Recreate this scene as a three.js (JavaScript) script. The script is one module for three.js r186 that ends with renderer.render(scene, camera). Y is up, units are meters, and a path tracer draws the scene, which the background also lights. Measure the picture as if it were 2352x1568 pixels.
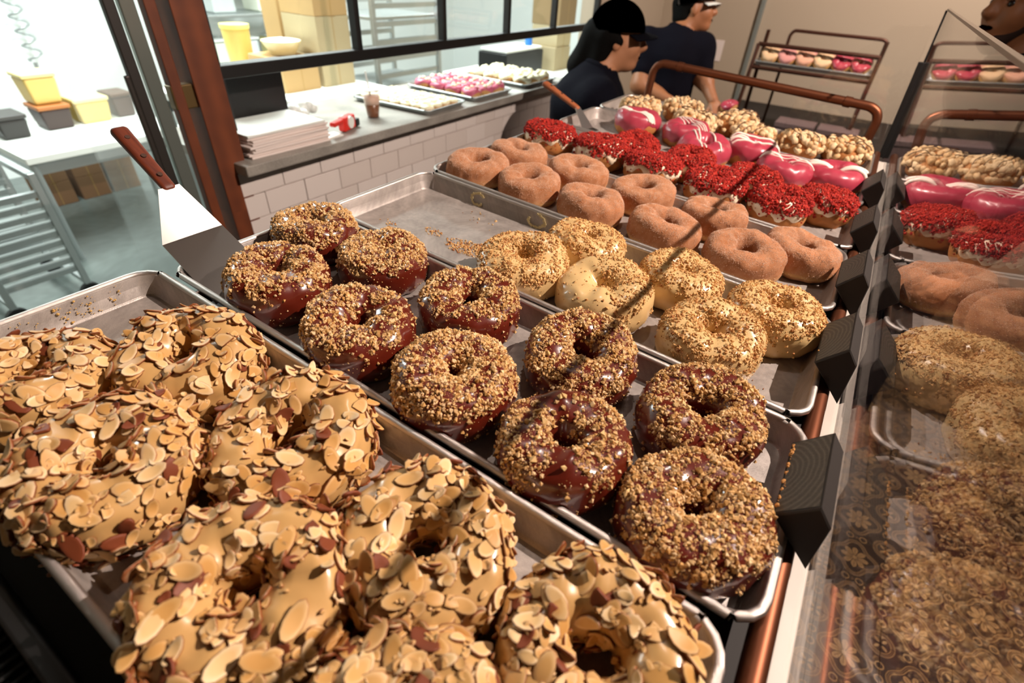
import * as THREE from 'three';
import { RoundedBoxGeometry } from 'three/addons/geometries/RoundedBoxGeometry.js';
import { mergeGeometries, mergeVertices } from 'three/addons/utils/BufferGeometryUtils.js';
import { MarchingCubes } from 'three/addons/objects/MarchingCubes.js';
import { ImprovedNoise } from 'three/addons/math/ImprovedNoise.js';
import { RectAreaLightUniformsLib } from 'three/addons/lights/RectAreaLightUniformsLib.js';

// ------------------------------------------------------------------ camera, lights, exposure
const renderer = new THREE.WebGLRenderer({ antialias: true });
renderer.toneMapping = THREE.LinearToneMapping;
renderer.toneMappingExposure = 0.95;
renderer.shadowMap.enabled = true;
RectAreaLightUniformsLib.init();
const scene = new THREE.Scene();
scene.background = new THREE.Color(0x0b0a09);

const camera = new THREE.PerspectiveCamera(68.483, 1.5, 0.02, 40);
camera.position.set(0.59078, 1.67011, -0.01715);
camera.up.set(-0.36691, 0.79537, -0.48245);
camera.lookAt(0.59078 - 0.41291, 1.67011 - 0.60398, -0.01715 - 0.6817);
camera.focus = 0.56;
camera.userData.fStop = 5;
scene.add(camera);

const WARM = new THREE.Color().setRGB(1.0, 0.815, 0.70);
const COOL = new THREE.Color().setRGB(0.90, 1.0, 0.97);
const LAMPS = [                       // shop ceiling spots: place, aim, candela
  { at: [1.498, 2.629, -1.15], to: [0.33, 1.36, -0.62], power: 21.5, angle: 1.2 },
  { at: [1.05, 2.633, -2.95], to: [0.35, 0.9, -4.2], power: 18, angle: 1.0 },
  { at: [2.1, 2.633, -0.3], to: [1.5, 0, -1.7], power: 27, angle: 0.52 },
  { at: [0.22, 2.633, -0.88], to: [0.2, 1.3, -0.8], power: 0.8, angle: 1.0 },
];
const PANELS = [                      // kitchen ceiling panels: centre x, z, radiance
  { at: [-2.3, -2.2], power: 62 },
  { at: [-3.6, -1.0], power: 54 },
  { at: [-2.4, -4.8], power: 56 },
];

// ------------------------------------------------------------------ helpers
const TILT = 0.05232, P = 0.22533, H0 = 1.376, PL = 0.655, DG = 0.006, NF = -0.0265;
const CA = Math.cos(TILT), SA = Math.sin(TILT);
const T = (u, v, n = 0) => new THREE.Vector3(CA * u + SA * n, H0 - SA * u + CA * n, -v);   // tray plane to world
const QT = new THREE.Quaternion().setFromAxisAngle(new THREE.Vector3(0, 0, 1), -TILT);
const V3 = (x, y, z) => new THREE.Vector3(x, y, z);
function rng(seed) { let a = (seed * 2654435761 + 12345) >>> 0; return () => { a = (a + 0x6D2B79F5) | 0; let t = Math.imul(a ^ (a >>> 15), 1 | a); t = (t + Math.imul(t ^ (t >>> 7), 61 | t)) ^ t; return ((t ^ (t >>> 14)) >>> 0) / 4294967296; }; }
const perlin = new ImprovedNoise();
const N3 = (x, y, z) => perlin.noise(x + 31.7, y + 11.3, z + 57.9);
const taken = {};
const numbered = (n) => { const k = taken[n] = (taken[n] || 0) + 1; return k === 1 ? n : `${n}_${String(k - 1).padStart(3, '0')}`; };
function mesh(name, geo, mat, parent) {
  const m = new THREE.Mesh(geo, mat); m.name = name; m.castShadow = m.receiveShadow = true;
  (parent || scene).add(m); return m;
}
function thing(name, label, category, pos, group) {
  const o = new THREE.Group(); o.name = numbered(name); scene.add(o);
  if (pos) o.position.copy(pos.isVector3 ? pos : V3(...pos));
  o.userData = { label, category }; if (group) o.userData.group = group;
  return o;
}
function one(name, geo, mat, label, category, group) {
  const m = mesh(numbered(name), geo, mat); m.userData = { label, category }; if (group) m.userData.group = group; return m;
}
function struct(name, geo, mat, parent) { const m = geo ? mesh(name, geo, mat, parent) : new THREE.Group(); m.name = name; if (!parent) { m.userData.kind = 'structure'; scene.add(m); } return m; }
function bx(w, h, d, x = 0, y = 0, z = 0, r = 0) { const g = r ? new RoundedBoxGeometry(w, h, d, 2, r) : new THREE.BoxGeometry(w, h, d); g.translate(x, y, z); return g; }
function cyl(r0, r1, h, x = 0, y = 0, z = 0, seg = 20) { const g = new THREE.CylinderGeometry(r0, r1, h, seg); g.translate(x, y, z); return g; }
function tube(pts, r, seg = 24, rad = 10, closed = false, tension = 0.5) { return new THREE.TubeGeometry(new THREE.CatmullRomCurve3(pts.map((p) => p.isVector3 ? p : V3(...p)), closed, 'catmullrom', tension), seg, r, rad, closed); }
function bar(a, b, r, rad = 10) { a = a.isVector3 ? a : V3(...a); b = b.isVector3 ? b : V3(...b); return new THREE.TubeGeometry(new THREE.LineCurve3(a, b), 1, r, rad); }
function capped(a, b, r, rad = 12) {            // a rod with closed ends
  a = a.isVector3 ? a : V3(...a); b = b.isVector3 ? b : V3(...b);
  const g = new THREE.CylinderGeometry(r, r, a.distanceTo(b), rad);
  g.applyQuaternion(new THREE.Quaternion().setFromUnitVectors(V3(0, 1, 0), b.clone().sub(a).normalize()));
  g.translate((a.x + b.x) / 2, (a.y + b.y) / 2, (a.z + b.z) / 2); return g;
}
const merge = (gs) => mergeGeometries(gs.map((g) => { const k = g.index ? g.toNonIndexed() : g; for (const n of Object.keys(k.attributes)) if (!['position', 'normal', 'uv'].includes(n)) k.deleteAttribute(n); return k; }));
function metreUV(g) {                           // uv in metres from the face's main direction
  const k = g.index ? g.toNonIndexed() : g, p = k.attributes.position, n = p.count, uv = new Float32Array(n * 2);
  const a = V3(), b = V3(), c = V3();
  for (let i = 0; i < n; i += 3) {
    a.fromBufferAttribute(p, i); b.fromBufferAttribute(p, i + 1); c.fromBufferAttribute(p, i + 2);
    const nn = b.clone().sub(a).cross(c.clone().sub(a)), ax = Math.abs(nn.x), ay = Math.abs(nn.y), az = Math.abs(nn.z);
    [a, b, c].forEach((q, j) => { const [s, t] = ay >= ax && ay >= az ? [q.x, q.z] : ax >= az ? [q.z, q.y] : [q.x, q.y]; uv[(i + j) * 2] = s; uv[(i + j) * 2 + 1] = t; });
  }
  k.setAttribute('uv', new THREE.BufferAttribute(uv, 2)); return k;
}

// ------------------------------------------------------------------ textures (computed grain only)
function dataTex(n, fn, srgb, rep = 1) {
  const d = new Uint8Array(n * n * 4);
  for (let y = 0; y < n; y++) for (let x = 0; x < n; x++) { const c = fn(x / n, y / n); const i = (y * n + x) * 4; d[i] = c[0]; d[i + 1] = c[1] ?? c[0]; d[i + 2] = c[2] ?? c[0]; d[i + 3] = 255; }
  const t = new THREE.DataTexture(d, n, n); t.magFilter = THREE.LinearFilter; t.minFilter = THREE.LinearMipmapLinearFilter; t.generateMipmaps = true;
  t.wrapS = t.wrapT = THREE.RepeatWrapping; t.repeat.set(rep, rep); if (srgb) t.colorSpace = THREE.SRGBColorSpace; t.needsUpdate = true; return t;
}
const clampB = (v) => Math.max(0, Math.min(255, v | 0));
function tnoise(x, y, f, s) {                   // noise that repeats at 1
  const A = 2 * Math.PI, r = f / A;
  return N3(Math.cos(x * A) * r + s, Math.sin(x * A) * r + Math.cos(y * A) * r * 0.7, Math.sin(y * A) * r + s * 1.7);
}
const fineGrain = (() => { const r = rng(5); return dataTex(256, () => [90 + 120 * r()], false); })();
const rep = (t, k, ky = k) => { const c = t.clone(); c.repeat.set(k, ky); c.needsUpdate = true; return c; };
const panTex = (() => { const r = rng(9); return dataTex(512, (x, y) => { const v = 205 + 22 * tnoise(x, y, 9, 3) + 14 * tnoise(x, y, 40, 8) + 18 * (r() - 0.5); return [clampB(v), clampB(v * 0.985), clampB(v * 0.965)]; }, true, 5); })();
const panRough = (() => { const r = rng(19); return dataTex(256, (x, y) => [0, clampB(140 + 40 * tnoise(x, y, 12, 5) + 30 * (r() - 0.5)), 0], false, 6); })();
const woodTex = (c0, c1, s) => dataTex(256, (x, y) => { const g = 0.5 + 0.5 * Math.sin((x * 9 + 1.6 * tnoise(x, y * 0.3, 4, s)) * 6.283) * 0.5 + 0.35 * tnoise(x, y, 30, s + 2); return [0, 1, 2].map((i) => clampB(c0[i] + (c1[i] - c0[i]) * g)); }, true);
const ringTex = dataTex(512, (x, y) => { const dx = x - 0.55, dy = y + 0.06, d = Math.hypot(dx, dy * 1.15) + 0.02 * tnoise(x, y, 5, 2); const g = Math.pow(0.5 + 0.5 * Math.sin(d * 95), 2) * 0.55 + 0.25 * tnoise(x, y, 60, 4); return [clampB(66 + 42 * g), clampB(61 + 38 * g), clampB(54 + 34 * g)]; }, true);
const stoneTex = (() => { const r = rng(3); return dataTex(256, (x, y) => { const v = 150 + 16 * tnoise(x, y, 7, 1) + 24 * (r() - 0.5); return [clampB(v), clampB(v * 0.97), clampB(v * 0.92)]; }, true, 2); })();

// ------------------------------------------------------------------ materials
const std = (o) => new THREE.MeshStandardMaterial(o), phy = (o) => new THREE.MeshPhysicalMaterial(o);
const M = {
  pan: std({ color: 0xd2cbc8, map: panTex, metalness: 0.4, roughness: 0.8, roughnessMap: panRough, bumpMap: rep(fineGrain, 9), bumpScale: 0.00018 }),
  rim: std({ color: 0xc9c2bd, metalness: 0.9, roughness: 0.36, bumpMap: rep(fineGrain, 12), bumpScale: 0.0001 }),
  dough: std({ color: 0xb9793f, roughness: 0.75, vertexColors: true, bumpMap: rep(fineGrain, 40), bumpScale: 0.0003 }),
  sugar: std({ color: 0xffffff, vertexColors: true, roughness: 0.85, bumpMap: rep(fineGrain, 60), bumpScale: 0.0006 }),
  maple: phy({ color: 0xcfa468, roughness: 0.34, clearcoat: 0.5, clearcoatRoughness: 0.2 }),
  choc: phy({ color: 0x601e10, roughness: 0.3, clearcoat: 0.85, clearcoatRoughness: 0.16 }),
  cream: phy({ color: 0xdcba82, roughness: 0.32, clearcoat: 0.5, clearcoatRoughness: 0.2 }),
  frosting: phy({ color: 0xf0dfc4, roughness: 0.5 }),
  pink: phy({ color: 0xaa3a4c, roughness: 0.35, clearcoat: 0.4, clearcoatRoughness: 0.25 }),
  white: std({ color: 0xf4dfd2, roughness: 0.5 }),
  crumb: std({ color: 0xffffff, vertexColors: true, roughness: 0.85 }),
  nutDrizzle: std({ color: 0x4a2a16, roughness: 0.4 }),
  copper: std({ color: 0x6e402a, metalness: 0.8, roughness: 0.45 }),
  block: std({ color: 0xffffff, map: ringTex, roughness: 0.62 }),
  blockSide: std({ color: 0x241d19, roughness: 0.7 }),
  black: std({ color: 0x0f0e0e, roughness: 0.5 }),
  blackMatt: std({ color: 0x161514, roughness: 0.85 }),
  caseDark: std({ color: 0x1b1512, roughness: 0.7 }),
  pane: phy({ color: 0xffffff, roughness: 0.0, transmission: 1, thickness: 0, ior: 1.44 }),
  glassEdge: std({ color: 0x75695c, roughness: 0.35 }),
  steel: std({ color: 0xd9d4d0, metalness: 1, roughness: 0.3 }),
  handle: std({ color: 0xffffff, map: woodTex([86, 34, 18], [122, 56, 30], 3), roughness: 0.5 }),
  handle2: std({ color: 0xffffff, map: woodTex([140, 76, 44], [176, 104, 64], 6), roughness: 0.5 }),
  postWood: std({ color: 0xffffff, map: woodTex([92, 44, 20], [122, 62, 30], 9), roughness: 0.6 }),
  tile: phy({ color: 0xe6dcd6, roughness: 0.28, clearcoat: 0.3 }),
  tile2: phy({ color: 0xdfd4cd, roughness: 0.28, clearcoat: 0.3 }),
  grout: std({ color: 0xb3aaa4, roughness: 0.9 }),
  stone: std({ color: 0xffffff, map: stoneTex, roughness: 0.4 }),
  wallBeige: std({ color: 0xb5a692, roughness: 0.9, bumpMap: rep(fineGrain, 3), bumpScale: 0.0006 }),
  wallWhite: std({ color: 0xe4e8e6, roughness: 0.6 }),
  ceiling: std({ color: 0x4c4640, roughness: 0.9 }),
  kitchenCeiling: std({ color: 0xe2e5e2, roughness: 0.9 }),
  paper: std({ color: 0xe8dcd6, roughness: 0.85 }),
  whitePlastic: std({ color: 0xe9ebe6, roughness: 0.5 }),
  yellowPlastic: std({ color: 0xdcc36a, roughness: 0.55 }),
  card: std({ color: 0xb89868, roughness: 0.9 }),
  cardPale: std({ color: 0xb5a582, roughness: 0.9 }),
  tape: std({ color: 0xa9894f, roughness: 0.4 }),
  alu: std({ color: 0xb7bcbc, metalness: 0.8, roughness: 0.42 }),
  brown: std({ color: 0x4a3126, roughness: 0.6 }),
  red: std({ color: 0xd8281a, roughness: 0.45 }),
  navy: phy({ color: 0x0b0b14, roughness: 0.9, specularIntensity: 0.15, bumpMap: rep(fineGrain, 20), bumpScale: 0.0008 }),
  cap: phy({ color: 0x0a0a12, roughness: 0.85, specularIntensity: 0.15 }),
  hair: phy({ color: 0x050403, roughness: 0.8, specularIntensity: 0.2 }),
  skin: std({ color: 0xb07a58, roughness: 0.55 }),
  skin2: std({ color: 0x96613f, roughness: 0.55 }),
  lip: std({ color: 0x9c4a48, roughness: 0.5 }),
  glove: std({ color: 0xb03a4a, roughness: 0.5 }),
};

// ------------------------------------------------------------------ room shell
{
  const floorTex = dataTex(256, (x, y) => { const v = 100 + 18 * tnoise(x, y, 5, 2) + 12 * tnoise(x, y, 30, 4); return [clampB(v * 0.93), clampB(v), clampB(v * 0.97)]; }, true, 0.7);
  const kf = struct('floor', metreUV(bx(4.3, 0.1, 9.6, -3.05, -0.05, -2.4)), std({ color: 0xffffff, map: floorTex, roughness: 0.28 }));
  kf.name = 'floor_kitchen';
  struct('floor', metreUV(bx(5.2, 0.1, 9.6, 1.7, -0.056, -2.4)), std({ color: 0x3a2c22, roughness: 0.6 }));
  struct('ceiling', bx(9.5, 0.1, 9.6, -0.45, 3.0, -2.4), M.ceiling);
  const kc = struct('ceiling', bx(4.0, 0.03, 9.5, -3.05, 2.934, -2.4), M.kitchenCeiling); kc.name = 'ceiling_kitchen';
  struct('wall_left', bx(0.1, 3, 9.6, -5.2, 1.5, -2.4), M.wallWhite);
  struct('wall_far_kitchen', bx(4.3, 3, 0.1, -3.05, 1.5, -7.2), M.wallWhite);
  struct('wall_back', bx(5.3, 3, 0.1, 1.65, 1.5, -4.65), M.wallBeige);
  struct('wall_right', bx(0.1, 3, 9.6, 4.3, 1.5, -2.4), M.wallBeige);
  struct('wall_near', bx(9.5, 3, 0.1, -0.45, 1.5, 2.35), M.wallBeige);
  struct('wall_partition', bx(0.12, 3, 3.75, -1.06, 1.5, -5.3), M.wallBeige);
  struct('wall_over_window', bx(0.12, 0.9, 5.8, -1.0, 2.5, -0.55), M.wallBeige);
  struct('wall_side', bx(0.12, 3, 1.4, -1.0, 1.5, 1.6), M.wallBeige);
  struct('trim_1', bx(0.03, 3, 0.03, -0.27, 1.5, -4.585, 0.004), std({ color: 0x9fa6a2, metalness: 0.6, roughness: 0.4 }));
}

// ------------------------------------------------------------------ lamps
for (const [i, L] of LAMPS.entries()) {
  const t = thing('ceiling_spotlight', ['black ceiling spotlight over the donut trays', 'black ceiling spotlight over the back counter', 'black ceiling spotlight over the patterned shop floor', 'black ceiling spotlight straight above the chocolate donuts'][i], 'spotlight', L.at, 'shop ceiling spotlights');
  const dir = V3(...L.to).sub(V3(...L.at)).normalize();
  const q = new THREE.Quaternion().setFromUnitVectors(V3(0, -1, 0), dir);
  const can = new THREE.LatheGeometry([[0.0, 0.12], [0.03, 0.12], [0.045, 0.1], [0.05, 0], [0.046, 0], [0.042, 0.03], [0, 0.03]].map((a) => new THREE.Vector2(...a)), 28);
  mesh('housing', can, M.black, t).quaternion.copy(q);
  mesh('stem', bar([0, 0.1, 0], [0, 2.95 - L.at[1], 0], 0.008), M.black, t);
  mesh('ceiling_plate', cyl(0.05, 0.05, 0.02, 0, 2.94 - L.at[1], 0), M.black, t);
  const bulb = mesh('bulb', new THREE.CircleGeometry(0.012, 28).rotateX(Math.PI / 2).translate(0, 0.012, 0), std({ color: 0x000000, emissive: WARM, emissiveIntensity: 14 }), t); bulb.quaternion.copy(q);
  const s = new THREE.SpotLight(WARM, L.power, 0, L.angle, 0.5, 2); s.castShadow = true; s.shadow.radius = 0.5; s.shadow.mapSize.set(2048, 2048); s.shadow.bias = -0.0005;
  s.position.copy(dir.clone().multiplyScalar(0.004)); t.add(s); s.target.position.copy(dir); t.add(s.target);
}
for (const [i, L] of PANELS.entries()) {
  const t = thing('ceiling_light_panel', ['white kitchen ceiling light panel above the cardboard boxes', 'white kitchen ceiling light panel above the prep table', 'white kitchen ceiling light panel at the far end'][i], 'ceiling light', [L.at[0], 2.9, L.at[1]], 'kitchen ceiling lights');
  mesh('frame', bx(1.24, 0.03, 0.64, 0, 0.004, 0, 0.006), M.whitePlastic, t);
  mesh('diffuser', bx(1.18, 0.006, 0.58, 0, -0.013, 0), std({ color: 0xffffff, emissive: COOL, emissiveIntensity: 2 }), t);
  const r = new THREE.RectAreaLight(COOL, L.power, 1.18, 0.58); r.position.set(0, -0.02, 0); r.lookAt(L.at[0], 0, L.at[1]); r.rotation.set(-Math.PI / 2, 0, 0); t.add(r);
}

// ------------------------------------------------------------------ patterned floor tiles on the customers' side
{
  const S = 0.192, X0 = 0.973, Z0 = -0.42;                         // tile pitch, first tile's centre
  const draw = (bump) => {
    const c = document.createElement('canvas'); c.width = c.height = 512; const g = c.getContext('2d');
    const hi = bump ? '#ffffff' : '#8f7350', lo = bump ? '#000000' : '#2a1b12', mid = bump ? '#777777' : '#5d4630';
    g.fillStyle = lo; g.fillRect(0, 0, 512, 512); g.lineCap = 'round';
    const ribbon = (fn) => { for (const [w, s] of [[40, mid], [34, hi], [20, lo], [12, mid]]) { g.strokeStyle = s; g.lineWidth = w; fn(); } };
    // strapwork: a lobed frame round the rosette, linked to the neighbours
    ribbon(() => { g.beginPath(); for (let k = 0; k <= 96; k++) { const a = k / 96 * Math.PI * 2, r = 168 + 26 * Math.cos(4 * a); g.lineTo(256 + r * Math.cos(a), 256 + r * Math.sin(a)); } g.stroke(); });
    for (const [x, y] of [[0, 0], [512, 0], [0, 512], [512, 512]]) {
      ribbon(() => { g.beginPath(); g.arc(x, y, 92, 0, 7); g.stroke(); });
      g.fillStyle = hi; for (let k = 0; k < 4; k++) { g.beginPath(); g.ellipse(x + 42 * Math.cos(k * 1.571 + 0.785), y + 42 * Math.sin(k * 1.571 + 0.785), 26, 13, k * 1.571 + 0.785, 0, 7); g.fill(); }
    }
    for (const [x, y] of [[256, 0], [256, 512], [0, 256], [512, 256]]) {
      for (const s of [-1, 1]) { g.strokeStyle = hi; g.lineWidth = 12; g.beginPath(); const v = x === 256; g.arc(x + (v ? s * 58 : 0), y + (v ? 0 : s * 58), 30, 0, 7); g.stroke(); }
      g.fillStyle = mid; g.beginPath(); g.arc(x, y, 15, 0, 7); g.fill();
    }
    // rosette of eight petals
    for (let k = 0; k < 8; k++) { const a = k * Math.PI / 4; g.save(); g.translate(256, 256); g.rotate(a); g.fillStyle = hi; g.beginPath(); g.moveTo(16, 0); g.bezierCurveTo(40, -14, 84, -40, 112, -14); g.bezierCurveTo(120, -4, 120, 4, 112, 14); g.bezierCurveTo(84, 40, 40, 14, 16, 0); g.fill(); g.strokeStyle = mid; g.lineWidth = 5; g.beginPath(); g.moveTo(30, 0); g.lineTo(96, 0); g.stroke(); g.restore(); }
    g.fillStyle = hi; g.beginPath(); g.arc(256, 256, 20, 0, 7); g.fill();
    const t = new THREE.CanvasTexture(c); t.wrapS = t.wrapT = THREE.RepeatWrapping; if (!bump) t.colorSpace = THREE.SRGBColorSpace; return t;
  };
  const map = draw(false), bump = draw(true), tones = [0xffffff, 0xf0e6da, 0xe2d8cc].map((c) => std({ color: c, map, bumpMap: bump, bumpScale: 0.002, roughness: 0.5 }));
  const g = new RoundedBoxGeometry(S - 0.0015, 0.01, S - 0.0015, 1, 0.001); const p = g.attributes.position, uv = g.attributes.uv;
  for (let i = 0; i < p.count; i++) uv.setXY(i, p.getX(i) / S + 0.5, p.getZ(i) / S + 0.5);
  const floor = struct('floor_tiled'); const r = rng(77);
  for (let i = 0; i < 12; i++) for (let k = 0; k < 21; k++) { const m = mesh('floor_tile', g, tones[(r() * 3) | 0], floor); m.position.set(X0 + i * S, -0.001, Z0 - k * S); }
}

// ------------------------------------------------------------------ display case
const GL = (n) => 0.682 - 0.1 * n;             // front glass: u at height n above the trays
const VEND = 7 * P + 0.045;
{
  const t = thing('display_case', 'dark wooden donut display case with copper rails under the baking trays', 'display case');
  const put = (name, geo, mat) => { const m = mesh(name, geo, mat, t); m.quaternion.copy(QT); m.position.copy(T(0, 0, 0)); return m; };
  // local: x = u, y = n, z = -v
  put('deck', bx(0.7, 0.02, VEND + 0.12, 0.335, -0.062, -(VEND - 0.02) / 2, 0.004), M.caseDark);
  put('cabinet', bx(0.6, 1.18, VEND + 0.04, 0.32, -0.665, -(VEND - 0.02) / 2, 0.01), M.caseDark);
  for (const u of [0.03, 0.664]) put('copper_rail', capped([u, u > 0.5 ? -0.016 : -0.036, u > 0.5 ? 0.03 : -0.02], [u, u > 0.5 ? -0.016 : -0.036, -VEND], 0.0085, 18), M.copper);
  put('cross_rail', capped([0.33, -0.0365, -0.02], [0.33, -0.0365, -VEND], 0.0085, 14), M.copper);
  put('glass_channel', bx(0.014, 0.03, VEND + 0.05, 0.6825, -0.047, -(VEND - 0.02) / 2, 0.002), std({ color: 0xc9c0b6, roughness: 0.45 }));
}
{
  const t = thing('front_glass', 'tall clear glass screen leaning along the front of the donut trays', 'glass screen');
  const top = 0.289, bot = -0.034, ang = Math.atan(0.1), len = VEND + 0.35, hh = (top - bot) / Math.cos(ang);
  const pane = mesh('pane', bx(0.006, hh, len, 0.003, 0, 0), M.pane, t);
  const q = QT.clone().multiply(new THREE.Quaternion().setFromAxisAngle(V3(0, 0, 1), ang));
  const mid = T(GL((top + bot) / 2), len / 2 - 0.29, (top + bot) / 2);
  for (const m of [pane, mesh('edge_strip', bx(0.006, 0.0035, len, 0.003, hh / 2 + 0.00175, 0), M.glassEdge, t), mesh('end_strip', bx(0.01, hh, 0.006, 0.003, 0, -len / 2 - 0.003), M.black, t)]) { m.quaternion.copy(q); m.position.copy(mid); }
  const post = mesh('clamp_post', bx(0.011, 0.22, 0.01, -0.006, -0.05, -len / 2 - 0.002, 0.002), M.black, t); post.quaternion.copy(q); post.position.copy(mid);
}
{
  const t = thing('end_glass', 'small sloping glass pane closing the far end of the display case', 'glass screen', T(0, VEND + 0.03, 0)); t.quaternion.copy(QT);
  const s = new THREE.Shape([[0.43, -0.03], [0.665, -0.03], [0.645, 0.26], [0.57, 0.25], [0.43, 0.07]].map((a) => new THREE.Vector2(...a)));
  mesh('pane', new THREE.ExtrudeGeometry(s, { depth: 0.005, bevelEnabled: false }), M.pane, t);
}
{
  const t = thing('copper_pipe_frame', 'copper pipe hoop standing at the far end of the tray row', 'pipe frame', T(0, 1.6, 0)); t.quaternion.copy(QT);
  const pts = []; const rr = 0.03, x0 = 0.045, x1 = 0.628, y1 = 0.088;
  pts.push([x0, -0.05, 0], [x0, y1 - rr, 0], [x0 + 0.009, y1 - 0.009, 0], [x0 + rr, y1, 0], [0.2, y1, 0], [0.35, y1, 0], [0.5, y1, 0], [x1 - rr, y1, 0], [x1 - 0.009, y1 - 0.009, 0], [x1, y1 - rr, 0], [x1, -0.05, 0]);
  mesh('pipe', tube(pts, 0.0105, 120, 14, false, 0.2), M.copper, t);
  for (const x of [0.12, 0.55]) mesh('fitting', capped([x - 0.008, y1, 0], [x + 0.008, y1, 0], 0.0125, 16), M.copper, t);
}
// ribbed black mat beside the nearest tray
{
  const t = thing('ribbed_mat', 'black ribbed rubber mat left of the nearest tray', 'mat', T(0.33, -0.17, -0.05)); t.quaternion.copy(QT);
  mesh('backing', bx(0.74, 0.006, 0.28, 0, -0.003, 0.0), M.blackMatt, t);
  const g = new RoundedBoxGeometry(0.0032, 0.003, 0.276, 1, 0.0009);
  for (let k = 0; k < 90; k++) mesh('rib', g, M.blackMatt, t).position.set(-0.36 + k * 0.008, 0.0012, 0);
  const wall = mesh('raised_edge', bx(0.74, 0.022, 0.012, 0, 0.008, -0.146, 0.003), M.black, t);
}
// wooden label blocks leaning on the glass
{
  const prof = [[0.645, 0.015], [0.666, 0.043], [0.6785, 0.029], [0.6835, -0.0215]];
  const sh = new THREE.Shape(prof.map((a) => new THREE.Vector2(...a)));
  const labels = ['dark wooden label block beside the nearest chocolate donuts', 'dark wooden label block beside the cream glazed donuts', 'dark wooden label block beside the cinnamon sugar donuts', 'dark wooden label block beside the red velvet donuts', 'dark wooden label block beside the pink iced donuts'];
  [0.312, 0.53, 0.722, 0.928, 1.16].forEach((v, i) => {
    const t = thing('label_block', labels[i], 'wood block', T(0, v, 0), 'label blocks along the glass'); t.quaternion.copy(QT);
    const g = metreUV(new THREE.ExtrudeGeometry(sh, { depth: 0.084, bevelEnabled: true, bevelSize: 0.0012, bevelThickness: 0.0012, bevelSegments: 1, bevelOffset: -0.0012 })); g.translate(0, 0, -0.084);
    mesh('block', g, M.blockSide, t);
    // the sawn end grain face, proud by a hair
    const a = V3(prof[0][0], prof[0][1], 0), b = V3(prof[1][0], prof[1][1], 0), n = V3(-(b.y - a.y), b.x - a.x, 0).normalize().multiplyScalar(0.0003);
    const ins = 0.0016, ab = b.clone().sub(a).normalize().multiplyScalar(ins);
    const q = [a.clone().add(ab), b.clone().sub(ab)].flatMap((p) => [[p, -ins], [p, -0.084 + ins]]).map(([p, z]) => V3(p.x + n.x, p.y + n.y, z));
    const gf = new THREE.BufferGeometry().setFromPoints([q[0], q[2], q[1], q[2], q[3], q[1]]);
    gf.setAttribute('uv', new THREE.Float32BufferAttribute([0, 0, 0, 0.45, 1, 0, 0, 0.45, 1, 0.45, 1, 0].map((k, j) => k), 2)); gf.computeVertexNormals();
    mesh('end_grain', gf, M.block, t);
    if (i < 2) { const r = rng(40 + i); for (let k = 0; k < (i ? 3 : 46); k++) { const s = 0.0004 + 0.0016 * r() * r(); const c = mesh('crumb', new THREE.IcosahedronGeometry(s, 0), std({ color: 0xc08a4e, roughness: 0.9 }), t); const w = 0.004 * r() * r(); c.position.set(0.6455 + w * 0.6, 0.0165 + w * 0.8, -0.08 + 0.074 * Math.pow(r(), 1.7)); c.rotation.set(r() * 6, r() * 6, 0); c.scale.set(1, 0.7 + r(), 1); } }
  });
}

// ------------------------------------------------------------------ baking trays (9 x 26 inch)
function ringPts(l, w, r, seg = 8) {           // rounded rectangle outline, counter-clockwise in x,z
  const o = [];
  for (const [cx, cz, a0] of [[l / 2 - r, w / 2 - r, 0], [-l / 2 + r, w / 2 - r, 1], [-l / 2 + r, -w / 2 + r, 2], [l / 2 - r, -w / 2 + r, 3]])
    for (let k = 0; k <= seg; k++) { const a = (a0 + k / seg) * Math.PI / 2; o.push([cx + r * Math.cos(a), cz + r * Math.sin(a)]); }
  return o;
}
function loft(l, w, r, rows, closeTop, closeBottom) {    // rows of [inset, y]; fans close the ends
  const pos = [], uv = [], idx = []; let n = 0;
  const rings = rows.map(([ins, y]) => ringPts(l - 2 * ins, w - 2 * ins, Math.max(0.001, r - ins)).map(([x, z]) => [x, y, z]));
  n = rings[0].length;
  rings.forEach((R) => R.forEach((p) => { pos.push(...p); uv.push(p[0] + p[1] * 0.7, p[2] + p[1] * 0.7); }));
  for (let j = 0; j < rings.length - 1; j++) for (let i = 0; i < n; i++) { const a = j * n + i, b = j * n + (i + 1) % n, c = a + n, d = b + n; idx.push(a, c, b, b, c, d); }
  const fan = (j, flip) => { const c = pos.length / 3; pos.push(0, rows[j][1], 0); uv.push(0, 0); for (let i = 0; i < n; i++) { const a = j * n + i, b = j * n + (i + 1) % n; flip ? idx.push(c, b, a) : idx.push(c, a, b); } };
  if (closeBottom) fan(0, false); if (closeTop) fan(rows.length - 1, true);
  const g = new THREE.BufferGeometry(); g.setAttribute('position', new THREE.Float32BufferAttribute(pos, 3)); g.setAttribute('uv', new THREE.Float32BufferAttribute(uv, 2)); g.setIndex(idx); g.computeVertexNormals(); return g;
}
const panParts = (l, w, dep) => {
  const k = dep / 0.0265, body = loft(l, w, 0.025, [[0.016, -0.0278 * k], [0.0095, -0.0255 * k], [0.0045, -0.006], [0.001, -0.0035], [0.0012, -0.0022], [0.0042, -0.004], [0.0088, -0.0236 * k], [0.0096, -0.0255 * k], [0.0112, -0.0264 * k], [0.0135, -0.0266 * k], [0.024, -0.0266 * k]], true, true);
  const out = ringPts(l, w, 0.025, 10).map(([x, z]) => V3(x, -0.0037, z));
  return [body, new THREE.TubeGeometry(new THREE.CatmullRomCurve3(out, true, 'catmullrom', 0.1), 180, 0.0037, 10, true)];
};
const [panBody, panRim] = panParts(PL, P - 2 * DG, 0.0265);
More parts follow.
